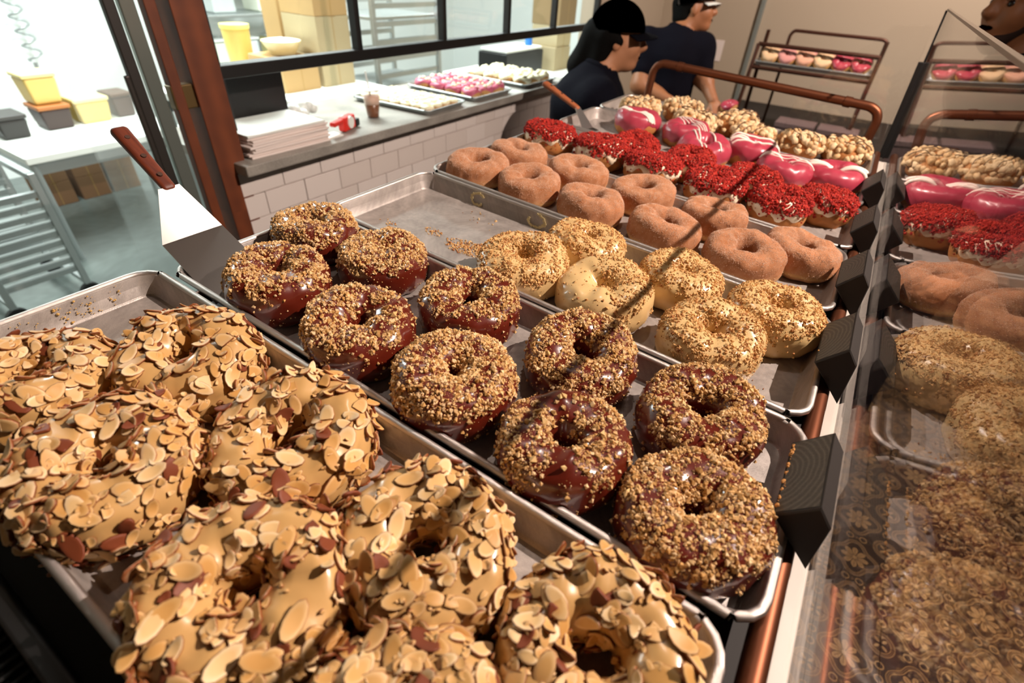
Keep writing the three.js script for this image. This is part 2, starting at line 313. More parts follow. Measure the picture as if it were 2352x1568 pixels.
const trayNames = ['of almond donuts nearest the camera', 'of chocolate crumb donuts', 'half emptied, with cream glazed donuts at one end', 'of cinnamon sugar donuts', 'of red velvet donuts', 'of pink iced donuts', 'of lumpy drizzled donuts, farthest of the row'];
for (let k = 0; k < 7; k++) {
  const shift = [-0.012, 0.004, 0.0, -0.003, 0.002, 0, 0][k];
  const t = thing('baking_tray', `long aluminium baking tray ${trayNames[k]}`, 'baking tray', T(PL / 2 + shift, (k + 0.5) * P, 0), 'baking trays in the display case'); t.quaternion.copy(QT);
  mesh('pan_body', panBody, M.pan, t); mesh('rolled_rim', panRim, M.rim, t);
}

// ------------------------------------------------------------------ donuts
const SMALLC = [];                              // crumb shapes: jittered octahedra, flat faces
for (let k = 0; k < 8; k++) {
  const r = rng(100 + k), g = new THREE.OctahedronGeometry(1, 0), p = g.attributes.position, seen = {};
  for (let i = 0; i < p.count; i++) { const key = [p.getX(i), p.getY(i), p.getZ(i)].map((a) => a.toFixed(2)).join(); const s = seen[key] ||= [0.75 + 0.45 * r(), 0.75 + 0.45 * r(), 0.75 + 0.45 * r(), 0.4 * (r() - 0.5), 0.4 * (r() - 0.5)]; p.setXYZ(i, p.getX(i) * s[0] + s[3], p.getY(i) * s[1] + s[4], p.getZ(i) * s[2]); }
  SMALLC.push(p.array);
}
function ringShape({ R, hole, h, seed, e = 0.82, lump = 0.0016, oval = 0.03, pinch = 0, slit = 0.22 }) {
  const Rc = (R + hole) / 2, a = (R - hole) / 2, sp = (x) => Math.sign(x) * Math.pow(Math.abs(x), e);
  const raw = (th, ph, off = 0) => {
    const c = sp(Math.cos(ph)), s = sp(Math.sin(ph)), ct = Math.cos(th), st = Math.sin(th);
    const w = 1 + oval * Math.sin(2 * th + seed * 1.7) + 0.022 * N3(ct * 1.6 + seed, st * 1.6, seed * 0.37);
    let rad = (Rc + (a + off) * c) * w, y = h * 0.53 * (1 + s) - h * 0.06 + off * Math.sin(ph);
    if (c < 0) rad *= 1 + c * slit * Math.sin(2 * th + seed * 2.9);
    y *= 1 + 0.11 * N3(ct * 1.3 + seed * 2.1, st * 1.3, 7) + 0.05 * Math.sin(th + seed * 1.3) ;
    const l = lump * N3(ct * rad * 70 + seed, y * 70, st * rad * 70);
    rad += l * c; y += l * s;
    if (pinch) rad += pinch * Math.sin(th * 13 + seed) * c;
    return V3(rad * ct, Math.max(y, 0.0004), rad * st);
  };
  const normal = (th, ph, off = 0) => { const d = 0.02, A = raw(th + d, ph, off).sub(raw(th - d, ph, off)), B = raw(th, ph + d, off).sub(raw(th, ph - d, off)); return B.cross(A).normalize(); };
  return { raw, normal, Rc, a, R, hole, h, seed };
}
function ringGeo(S, { ph0 = 0, ph1 = 2 * Math.PI, off = 0, nt = 72, np = 30, edge = null, color = null } = {}) {
  const pos = [], uv = [], col = [], idx = [];
  for (let j = 0; j <= np; j++) for (let i = 0; i <= nt; i++) {
    const th = i / nt * 2 * Math.PI; let t = j / np, ph = ph0 + (ph1 - ph0) * t, o = off;
    if (edge) { const [a, b] = edge(i === nt ? 0 : th); ph = a + (b - a) * t; const d = Math.min(t, 1 - t) * 9; o = off * Math.sqrt(Math.min(1, d)) - (d <= 0 ? 0.0006 : 0); }
    const p = S.raw(i === nt ? 0 : th, ph, o); pos.push(p.x, p.y, p.z); uv.push(th * S.Rc, ph * S.a);
    if (color) col.push(...color(i === nt ? 0 : th, ph, p));
  }
  for (let j = 0; j < np; j++) for (let i = 0; i < nt; i++) { const a = j * (nt + 1) + i, b = a + 1, c = a + nt + 1, d = c + 1; idx.push(a, c, b, b, c, d); }
  const g = new THREE.BufferGeometry(); g.setAttribute('position', new THREE.Float32BufferAttribute(pos, 3)); g.setAttribute('uv', new THREE.Float32BufferAttribute(uv, 2)); if (color) g.setAttribute('color', new THREE.Float32BufferAttribute(col, 3)); g.setIndex(idx);
  g.computeVertexNormals();
  const nn = g.attributes.normal;                // weld the seam's normals
  for (let j = 0; j <= np; j++) { const a = j * (nt + 1), b = a + nt, v = V3(nn.getX(a) + nn.getX(b), nn.getY(a) + nn.getY(b), nn.getZ(a) + nn.getZ(b)).normalize(); nn.setXYZ(a, v.x, v.y, v.z); nn.setXYZ(b, v.x, v.y, v.z); }
  return g;
}
const lin = (hex) => { const c = new THREE.Color(hex); return [c.r, c.g, c.b]; };
function crumbs(S, count, seed, { size, mask, colors, off = 0.001, ph = [-0.5, Math.PI + 0.5], bury = 0.25 }) {
  const r = rng(seed), pos = [], col = [], q = new THREE.Quaternion(), v = V3(), cols = colors.map(lin);
  let made = 0, tries = 0;
  while (made < count && tries++ < count * 8) {
    const th = r() * 6.2832, p = ph[0] + (ph[1] - ph[0]) * r();
    if (r() * (S.Rc + S.a) > S.Rc + S.a * Math.cos(p)) continue;
    if (r() > mask(th, p, r)) continue;
    const c = S.raw(th, p, off), n = S.normal(th, p, off), s = size(r), A = SMALLC[(r() * 8) | 0];
    q.set(r() - 0.5, r() - 0.5, r() - 0.5, r() - 0.5).normalize();
    const cc = cols[(r() * cols.length) | 0], k = 0.8 + 0.35 * r();
    for (let i = 0; i < A.length; i += 3) { v.set(A[i], A[i + 1], A[i + 2]).applyQuaternion(q).multiplyScalar(s); pos.push(c.x + v.x + n.x * s * bury, c.y + v.y + n.y * s * bury, c.z + v.z + n.z * s * bury); col.push(cc[0] * k, cc[1] * k, cc[2] * k); }
    made++;
  }
  const g = new THREE.BufferGeometry(); g.setAttribute('position', new THREE.Float32BufferAttribute(pos, 3)); g.setAttribute('color', new THREE.Float32BufferAttribute(col, 3)); g.computeVertexNormals(); return g;
}
function doughColor(S, base, pale) {            // fried dough with the pale proof line round its side
  const b = lin(base), w = lin(pale);
  return (th, ph, p) => { const k = Math.max(0, 1 - Math.abs((p.y / S.h - 0.27 + 0.05 * N3(Math.cos(th) * 3, Math.sin(th) * 3, S.seed)) / 0.11)); const m = 0.9 + 0.2 * N3(p.x * 90, p.y * 90, p.z * 90 + S.seed); return [0, 1, 2].map((i) => (b[i] + (w[i] - b[i]) * k) * m); };
}
function donut(label, category, group, [u, v, R, h, tx = 0, tz = 0, lift = 0], yaw, n0 = NF) {
  const t = thing('donut', label, category, T(u, v, n0 + lift), group);
  t.quaternion.copy(QT).multiply(new THREE.Quaternion().setFromEuler(new THREE.Euler(tx, 0, tz))).multiply(new THREE.Quaternion().setFromAxisAngle(V3(0, 1, 0), yaw));
  return t;
}
// almond slices: thin dished ellipses with a brown skin line round the edge
const SLICES = [];
for (let k = 0; k < 9; k++) {
  const r = rng(300 + k), n = 11, a = 0.0088 + 0.0026 * r(), b = 0.0052 + 0.0016 * r(), th = 0.0006 + 0.0003 * r(), pos = [], col = [], idx = [], cut = k >= 6 ? 0.15 + 0.3 * r() : 9;
  const cream = lin(0xecd0a4), heart = lin(0xe4be84), skin = lin(0x8f5430);
  const dish = (x, z) => 0.0016 * (x * x / (a * a)) * (k % 3 ? 1 : -0.6);
  const put = (x, y, z, c) => { if (x > a * cut) { x = a * cut; } pos.push(x, y + dish(x, z), z); col.push(...c); };
  put(0, th, 0, heart);
  for (const [s, y, c] of [[0.55, th, heart], [0.9, th, cream], [1.0, th * 0.3, skin], [0.95, -th, skin]]) for (let i = 0; i < n; i++) { const q = i / n * 6.2832, pt = 1 + 0.1 * Math.max(0, Math.cos(q)) ** 4; put(a * s * Math.cos(q) * pt, y, b * s * Math.sin(q), c); }
  for (let i = 0; i < n; i++) { const j = (i + 1) % n; idx.push(0, 1 + j, 1 + i); for (let q = 0; q < 3; q++) { const A = 1 + q * n + i, B = 1 + q * n + j, C = A + n, D = B + n; idx.push(A, B, C, B, D, C); } }
  const c0 = pos.length / 3; pos.push(0, -th, 0); col.push(...cream); for (let i = 0; i < n; i++) idx.push(c0, 1 + 3 * n + i, 1 + 3 * n + (i + 1) % n);
  const g = new THREE.BufferGeometry(); g.setAttribute('position', new THREE.Float32BufferAttribute(pos, 3)); g.setAttribute('color', new THREE.Float32BufferAttribute(col, 3)); g.setIndex(idx); g.computeVertexNormals(); SLICES.push(g);
}
const sliceMats = [0xffffff, 0xf3e4cc, 0xe9d3ae].map((c) => std({ color: c, vertexColors: true, roughness: 0.5 }));
const skinMat = std({ color: 0x7a3a1c, roughness: 0.6 });
function fragments(S, count, seed, i) {          // small broken almond bits, too many to pick apart
  const r = rng(seed), gs = [], q = new THREE.Quaternion(), m4 = new THREE.Matrix4(); let n = 0;
  while (n < count) {
    const th = r() * 6.2832, ph = -0.8 + r() * 4.5; if (r() * (S.Rc + S.a) > S.Rc + S.a * Math.cos(ph)) continue;
    if (r() > 0.8 + 1.2 * N3(Math.cos(th) * 2.6 + i * 1.1, Math.sin(th) * 2.6, Math.sin(ph) * 2 + 9)) { n += 0.2; continue; }
    const p = S.raw(th, ph, 0.0016 + 0.001 * r()), nn = S.normal(th, ph, 0.001), k = 0.2 + 0.3 * r(), g = SLICES[6 + ((r() * 3) | 0)].clone();
    q.setFromUnitVectors(V3(0, 1, 0), nn).multiply(new THREE.Quaternion().setFromEuler(new THREE.Euler(0.9 * (r() - 0.5), r() * 6.28, 1.2 * (r() - 0.5), 'YXZ')));
    g.applyMatrix4(m4.compose(p, q, V3(k, 1.1, k * (0.6 + 0.7 * r())))); gs.push(g); n++;
  }
  return mergeGeometries(gs);
}
const almonds = [
  [[0.108, 0.066, 0.058, 0.055, 0.05, 0.02], 'almond donut at the back left corner of the nearest tray'],
  [[0.17, 0.158, 0.0585, 0.057, 0.1, -0.05], 'almond donut with a bare glazed side next to the chocolate tray'],
  [[0.236, 0.064, 0.0605, 0.056, 0.12, 0.0], 'almond donut at the left edge overhanging its tray'],
  [[0.311, 0.158, 0.061, 0.055, 0.16, -0.1], 'almond donut in the middle of the nearest tray with a wide shiny hole'],
  [[0.388, 0.066, 0.0605, 0.055, 0.14, -0.04], 'large almond donut at the bottom left with a narrow dark hole'],
  [[0.452, 0.152, 0.0585, 0.056, 0.18, -0.12], 'almond donut with a heap of slices on its far rim'],
  [[0.58, 0.158, 0.0585, 0.053, 0.12, 0.06], 'almond donut at the front right end of the nearest tray'],
  [[0.513, 0.066, 0.0545, 0.05, 0.05, 0.0], 'almond donut cut off by the bottom edge of the view'],
];
almonds.forEach(([a, label], i) => {
  const t = donut(label, 'donut', 'almond donuts', a, i * 1.3), S = ringShape({ R: a[2] - 0.001, hole: 0.0125 + 0.003 * (i % 3 === 0), h: a[3] - 0.004, seed: 10 + i, lump: 0.003 }), r = rng(500 + i);
  mesh('dough', ringGeo(S, { color: doughColor(S, 0xffffff, 0xfff0cf) }), M.dough, t);
  mesh('maple_glaze', ringGeo(S, { off: 0.0012, edge: (th) => [-0.75 + 0.3 * N3(Math.cos(th) * 2, Math.sin(th) * 2, i), Math.PI + 0.9] }), M.maple, t);
  mesh('almond_bits', fragments(S, 260, 2500 + i, i), sliceMats[1], t).userData.kind = 'stuff';
  let n = 0, tries = 0;
  while (n < 285 && tries++ < 6000) {
    const th = r() * 6.2832, ph = -0.75 + r() * 4.4;
    if (r() * (S.Rc + S.a) > S.Rc + S.a * Math.cos(ph)) continue;
    const dens = 0.85 + 1.3 * N3(Math.cos(th) * 2.2 + i * 3.1, Math.sin(th) * 2.2, Math.sin(ph) * 1.5 + 4); if (r() > dens) continue;
    const p = S.raw(th, ph, 0.0012 + 0.0018 * r()), nn = S.normal(th, ph, 0.001);
    const brown = r() < 0.07, m = mesh('almond_slice', SLICES[(r() * 9) | 0], brown ? skinMat : sliceMats[(r() * 3) | 0], t);
    const tilt = (r() < 0.2 ? 0.8 : 0.3) * (r() - 0.5) * 2;
    m.quaternion.setFromUnitVectors(V3(0, 1, 0), nn).multiply(new THREE.Quaternion().setFromAxisAngle(V3(0, 1, 0), r() * 6.28)).multiply(new THREE.Quaternion().setFromAxisAngle(V3(0, 0, 1), tilt));
    const s = 0.55 + 0.5 * r(); m.scale.set(s, 1.2, s); m.position.copy(p).addScaledVector(nn, Math.abs(Math.sin(tilt)) * 0.0028); n++;
  }
});

const chunkMats = [0xd2a86c, 0xc39559, 0xdcb87e].map((c) => std({ color: c, roughness: 0.9 }));
// chocolate glazed with cookie crumbs
const crumbMask = (i, lo, gain, cut = 0.42) => (th, p) => { const up = Math.sin(p), x = Math.cos(th), z = Math.sin(th); const edge = cut + gain * 0.75 * N3(x * 1.7 + i * 5.3, z * 1.7, i + 2.5) + 0.3 * N3(x * 6 + i, z * 6, p * 3); const patch = 0.75 + 1.7 * N3(x * 5 + i, z * 5, p * 2.6 + i); return up > edge ? Math.max(0.18, patch) : Math.max(lo, 0.4 * (0.25 + up - edge)); };
const chocs = [
  [[0.05, 0.393, 0.0555, 0.05], 'chocolate crumb donut at the far back of its tray'],
  [[0.118, 0.29, 0.057, 0.053, 0.06, 0.03], 'chocolate crumb donut resting on the large spatula blade'],
  [[0.165, 0.401, 0.056, 0.049], 'chocolate crumb donut with its hole filled by crumbs'],
  [[0.248, 0.287, 0.058, 0.052, 0.05], 'chocolate crumb donut with a shiny bare front side, third from the back'],
  [[0.304, 0.394, 0.0585, 0.049, 0.03, -0.04], 'chocolate crumb donut with a bare glossy left side next to the emptied tray'],
  [[0.37, 0.287, 0.0585, 0.053, 0.05, 0.02], 'chocolate donut most thickly covered in crumbs, middle of the tray'],
  [[0.444, 0.396, 0.0585, 0.05, 0.04, -0.08], 'chocolate crumb donut with a deep hole crossed by the thin shadow'],
  [[0.488, 0.285, 0.0565, 0.05, 0.06, 0.04], 'chocolate donut with bare smooth top and few crumbs'],
  [[0.572, 0.392, 0.058, 0.051, 0.05, 0.05], 'chocolate crumb donut by the glass at the far side of its tray'],
  [[0.598, 0.286, 0.0575, 0.051, 0.06, 0.03], 'large chocolate crumb donut nearest the front corner of its tray'],
];
chocs.forEach(([a, label], i) => {
  const t = donut(label, 'donut', 'chocolate crumb donuts', a, i * 2.1), S = ringShape({ R: a[2] - 0.0012, hole: [0.011, 0.011, 0.006, 0.0105, 0.0115, 0.008, 0.012, 0.0105, 0.0115, 0.009][i], h: a[3] - 0.001, seed: 30 + i, lump: 0.0025 });
  mesh('dough', ringGeo(S, { color: doughColor(S, 0xffffff, 0xfff0cf) }), M.dough, t);
  mesh('chocolate_glaze', ringGeo(S, { off: 0.0012, edge: (th) => [-1.05 + 0.15 * N3(Math.cos(th) * 2, Math.sin(th) * 2, i), Math.PI + 1.0] }), M.choc, t);
  const lo = 0.035, gain = [0.9, 1.0, 0.7, 1.0, 1.0, 0.5, 0.9, 1.5, 0.9, 0.8][i], n = [5400, 5000, 6400, 5200, 4600, 8000, 6400, 3800, 5600, 7400][i];
  const c = mesh('cookie_crumbs', crumbs(S, n, 700 + i, { size: (r) => 0.00045 + 0.0023 * Math.pow(r(), 4.6), mask: crumbMask(i, lo, gain, [0.52, 0.6, 0.48, 0.66, 0.66, 0.38, 0.55, 0.7, 0.55, 0.5][i]), colors: [0xddb680, 0xd2a86e, 0xe6c596, 0xc49658] }), M.crumb, t); c.userData.kind = 'stuff';
  const r = rng(900 + i);
  for (let k = 0; k < 40; k++) {
    const th = r() * 6.28, ph = 0.35 + r() * 2.4, p = S.raw(th, ph, 0.0018), s = 0.0016 + 0.0024 * r() * r();
    const gm = new THREE.BufferGeometry(); gm.setAttribute('position', new THREE.BufferAttribute(SMALLC[k % 8].slice(), 3)); gm.computeVertexNormals();
    const m = mesh('cookie_chunk', gm, chunkMats[(r() * 3) | 0], t); m.scale.set(s * (1 + r() * 0.6), s, s); m.rotation.set(r() * 6, r() * 6, r() * 6); m.position.copy(p);
  }
});

// cream glazed with brown crumbs
const creams = [
  [[0.302, 0.512, 0.0575, 0.051, 0.1, 0.02], 'cream donut at the back, beside the empty end of the tray'],
  [[0.337, 0.62, 0.0545, 0.047], 'small cream donut next to the cinnamon tray, farthest back'],
  [[0.414, 0.522, 0.0595, 0.051, 0.08, 0.08], 'cream donut with a large bare shiny glazed side'],
  [[0.474, 0.624, 0.0555, 0.048, 0.02, -0.03], 'cream donut crossed by the thin shadow behind the shiny bare one'],
  [[0.543, 0.521, 0.0575, 0.05, 0.06, -0.03], 'cream donut nearest the camera in its tray'],
  [[0.594, 0.616, 0.056, 0.0515, 0.05, 0.02], 'cream donut by the glass beside a label block'],
];
creams.forEach(([a, label], i) => {
  const t = donut(label, 'donut', 'cream glazed donuts', a, i * 1.7 + 0.4), S = ringShape({ R: a[2] - 0.0012, hole: 0.008, h: a[3] - 0.001, seed: 60 + i, lump: 0.0022 });
  mesh('dough', ringGeo(S, { color: doughColor(S, 0xffffff, 0xfff0cf) }), M.dough, t);
  mesh('cream_glaze', ringGeo(S, { off: 0.0014, edge: (th) => [-0.8 + 0.3 * N3(Math.cos(th) * 3, Math.sin(th) * 3, i), Math.PI + 1.0] }), M.cream, t);
  const bare = i === 2 ? (th, p) => (Math.cos(th - yawOf(i)) > 0.05 ? 0.05 : 1) : null;
  const base = crumbMask(i + 20, 0.03, 0.7, 0.3);
  const c = mesh('cookie_crumbs', crumbs(S, [8500, 6800, 4200, 6800, 8500, 8500][i], 1100 + i, { size: (r) => 0.00045 + 0.002 * Math.pow(r(), 4.6), mask: (th, p, r) => base(th, p) * (bare ? bare(th, p) : 1), colors: [0xd9ae72, 0xdfb87e, 0xd0a266, 0xd9ae72, 0xcb9a5e, 0xa8703e] }), M.crumb, t); c.userData.kind = 'stuff';
});
function yawOf() { return 0.0; }

// cinnamon sugar
const cins = [
  [0.05, 0.752, 'cinnamon sugar donut in the back corner of its tray'], [0.067, 0.863, 'cinnamon sugar donut at the back beside the red velvet tray'],
  [0.158, 0.757, 'cinnamon sugar donut second from the back in the near row'], [0.195, 0.868, 'cinnamon sugar donut second from the back in the far row'],
  [0.276, 0.759, 'cinnamon sugar donut in the middle of the near row'], [0.324, 0.868, 'cinnamon sugar donut third from the back in the far row'],
  [0.403, 0.76, 'cinnamon sugar donut above the bare sided cream donut'], [0.452, 0.866, 'cinnamon sugar donut crossed by the thin diagonal shadow'],
  [0.525, 0.764, 'cinnamon sugar donut in the near row closest to the glass'], [0.594, 0.836, 'cinnamon sugar donut at the front end next to a label block'],
];
cins.forEach(([u, v, label], i) => {
  const R = 0.0555, h = 0.044, t = donut(label, 'donut', 'cinnamon sugar donuts', [u, v, R, h, 0.02 * ((i % 3) - 1), 0.02 * ((i % 2) - 0.5)], i), S = ringShape({ R, hole: 0.0135, h, seed: 80 + i, lump: 0.002, oval: 0.03, e: 0.7, slit: 0.05 });
  const b = lin(0xb06f42), w = lin(0xdcb070), sug = lin(0xc48c66);
  mesh('ring', ringGeo(S, { color: (th, ph, p) => { const k = Math.max(0, 1 - Math.abs((p.y / h - 0.2 + 0.05 * N3(Math.cos(th) * 3, Math.sin(th) * 3, i)) / 0.12)), q = Math.min(1, Math.max(0, 0.5 + 0.9 * N3(p.x * 130 + i, p.y * 130, p.z * 130))); return [0, 1, 2].map((j) => (b[j] + (sug[j] - b[j]) * q) * (1 - k) + w[j] * k); } }), M.sugar, t);
  const c = mesh('sugar_grains', crumbs(S, 6500, 1300 + i, { size: (r) => 0.00028 + 0.00032 * r(), mask: (th, p) => (Math.sin(p) > 0.55 + 0.5 * N3(Math.cos(th) * 3 + i, Math.sin(th) * 3, 5) ? 1 : 0.22), off: 0, colors: [0xebccb6, 0xdeb699, 0xe4bfa4] }), M.crumb, t); c.userData.kind = 'stuff';
});

// red velvet: dough, white frosting, red cake crumbs
const reds = [
  [0.056, 1.002, 0.0555, 'red velvet donut alone at the back of its tray with white frosting showing'], [0.175, 1.008, 0.0555, 'red velvet donut second from the back with frosting on its right side'],
  [0.222, 1.082, 0.048, 'small red velvet donut beside the pink tray, farthest back'], [0.292, 0.996, 0.0545, 'red velvet donut in the near row over the cinnamon donuts'],
  [0.338, 1.084, 0.05, 'red velvet donut in the middle of the far row'], [0.416, 1.0, 0.057, 'red velvet donut in the near row with orange dough showing in front'],
  [0.465, 1.084, 0.05, 'red velvet donut in the far row crossed by the thin shadow'], [0.53, 0.998, 0.055, 'red velvet donut in the near row next to the glass'], [0.598, 1.072, 0.05, 'red velvet donut in the front corner by the glass'],
];
reds.forEach(([u, v, R, label], i) => {
  const h = 0.05, t = donut(label, 'donut', 'red velvet donuts', [u, v, R, h, 0.03 * ((i % 3) - 1), 0.03 * ((i % 2) - 0.5)], i * 1.1), S = ringShape({ R: R - 0.003, hole: 0.008, h, seed: 120 + i, lump: 0.003 });
  mesh('dough', ringGeo(S, { color: doughColor(S, 0xffffff, 0xfff0cf) }), M.dough, t);
  mesh('frosting', ringGeo(S, { off: 0.0025, edge: (th) => [0.0 + 0.55 * N3(Math.cos(th) * 2.5, Math.sin(th) * 2.5, i * 3), Math.PI + 0.3] }), M.frosting, t);
  const c = mesh('red_cake_crumbs', crumbs(S, 2600, 1500 + i, { size: (r) => 0.0012 + 0.0024 * Math.pow(r(), 1.6), mask: (th, p) => { const up = Math.sin(p); return up > 0.32 + 0.5 * N3(Math.cos(th) * 2 + i, Math.sin(th) * 2, 3) ? 1 : 0.05; }, off: 0.003, ph: [-0.1, Math.PI + 0.1], bury: 0.5, colors: [0xa51a0e, 0xb42713, 0x8e1208, 0xaa200f] }), M.crumb, t); c.userData.kind = 'stuff';
});

// pink icing with white drizzle
const topOf = (S, x, z) => { const r = Math.hypot(x, z), th = Math.atan2(z, x); if (r > S.R * 0.985 || r < S.hole + 0.001) return null; let lo = 0.02, hi = Math.PI - 0.02; for (let k = 0; k < 26; k++) { const m = (lo + hi) / 2, q = S.raw(th, m, 0.0025); Math.hypot(q.x, q.z) > r ? lo = m : hi = m; } return S.raw(th, (lo + hi) / 2, 0.0025); };
function drizzle(S, lines, ang, r, name, mat, t) {
  for (const off of lines) {
    let run = []; const flush = () => { if (run.length > 3) mesh(name, tube(run, r, run.length * 2, 6), mat, t); run = []; };
    for (let k = -30; k <= 30; k++) { const s = k / 30 * S.R, x = s * Math.cos(ang) - off * Math.sin(ang), z = s * Math.sin(ang) + off * Math.cos(ang); const p = topOf(S, x, z); p ? run.push(p) : flush(); } flush();
  }
}
const pinks = [
  [0.135, 1.305, 'pink iced donut at the back with a broad white band', [0.008, 0.012, 0.016, 0.02, 0.024], 0.25, 0.0022], [0.258, 1.312, 'pink iced donut second from the back with fine white stripes', [-0.02, -0.014, -0.008, 0], 0.9, 0.0014],
  [0.33, 1.214, 'pink iced donut in the near row over the red velvet donuts', [-0.018, 0.012, 0.02], 1.4, 0.0018], [0.418, 1.303, 'pink iced donut in the far row with blurred white swirls', [0, 0.008, 0.02, -0.02], 0.3, 0.0026],
  [0.5, 1.216, 'pink iced donut with many thin white stripes by the thin shadow', [-0.028, -0.02, -0.012, -0.004], 0.7, 0.0015], [0.592, 1.262, 'pink iced donut at the front end with thick cream lines', [-0.006, 0.008], 1.0, 0.0048],
];
pinks.forEach(([u, v, label, lines, ang, r], i) => {
  const R = 0.0555, h = 0.049, t = donut(label, 'donut', 'pink iced donuts', [u, v, R, h, 0.05, 0.03 * ((i % 2) - 0.5)], i * 0.2), S = ringShape({ R, hole: 0.009, h, seed: 150 + i, lump: 0.0018 });
  mesh('dough', ringGeo(S, { color: doughColor(S, 0xffffff, 0xfff0cf) }), M.dough, t);
  mesh('pink_icing', ringGeo(S, { off: 0.002, edge: (th) => [-0.2 + 0.5 * N3(Math.cos(th) * 2, Math.sin(th) * 2, i * 7), Math.PI + 0.4] }), M.pink, t);
  drizzle(S, lines, ang, r, 'white_drizzle', M.white, t);
});

// lumpy donuts studded with puffs and drizzled dark
const PUFFS = []; for (let k = 0; k < 5; k++) { const g = mergeVertices(new THREE.IcosahedronGeometry(1, 1).deleteAttribute('uv').deleteAttribute('normal')), p = g.attributes.position; for (let i = 0; i < p.count; i++) { const q = 1 + 0.45 * N3(p.getX(i) * 1.3 + k * 9, p.getY(i) * 1.3, p.getZ(i) * 1.3); p.setXYZ(i, p.getX(i) * q, p.getY(i) * q, p.getZ(i) * q); } g.computeVertexNormals(); PUFFS.push(g); }
const puffMats = [0xd2b286, 0xc6a272, 0xdcc198].map((c) => std({ color: c, roughness: 0.7 }));
const nuts = [
  [0.09, 1.43, 'puff topped donut at the back left of the farthest tray'], [0.185, 1.512, 'puff topped donut second from the back, far row'], [0.245, 1.424, 'puff topped donut second from the back, near row'], [0.33, 1.512, 'puff topped donut in the middle of the far row'],
  [0.392, 1.428, 'puff topped donut in the middle of the near row'], [0.495, 1.478, 'puff topped donut second from the glass'], [0.594, 1.512, 'puff topped donut closest to the glass with dark drizzle lines'],
];
nuts.forEach(([u, v, label], i) => {
  const R = 0.05, h = 0.046, t = donut(label, 'donut', 'puff topped donuts', [u, v, R, h], i), S = ringShape({ R, hole: 0.007, h, seed: 180 + i }), r = rng(1700 + i);
  mesh('dough', ringGeo(S, { color: doughColor(S, 0xffffff, 0xfff0cf) }), M.dough, t);
  let n = 0; while (n < 105) { const th = r() * 6.28, ph = -0.1 + r() * 3.3; if (r() * (S.Rc + S.a) > S.Rc + S.a * Math.cos(ph)) continue; const p = S.raw(th, ph, 0.002), m = mesh('puff', PUFFS[(r() * 5) | 0], puffMats[(r() * 3) | 0], t), s = 0.0052 + 0.0026 * r(); m.position.copy(p); m.scale.set(s * 1.25, s, s); m.rotation.set(r() * 6, r() * 6, r() * 6); n++; }
  const S2 = ringShape({ R: R + 0.005, hole: 0.004, h: h + 0.006, seed: 180 + i, lump: 0.004 });
  drizzle(S2, [-0.026, -0.005, 0.016], 1.9 + 0.2 * i, 0.0011, 'dark_drizzle', M.nutDrizzle, t);
});

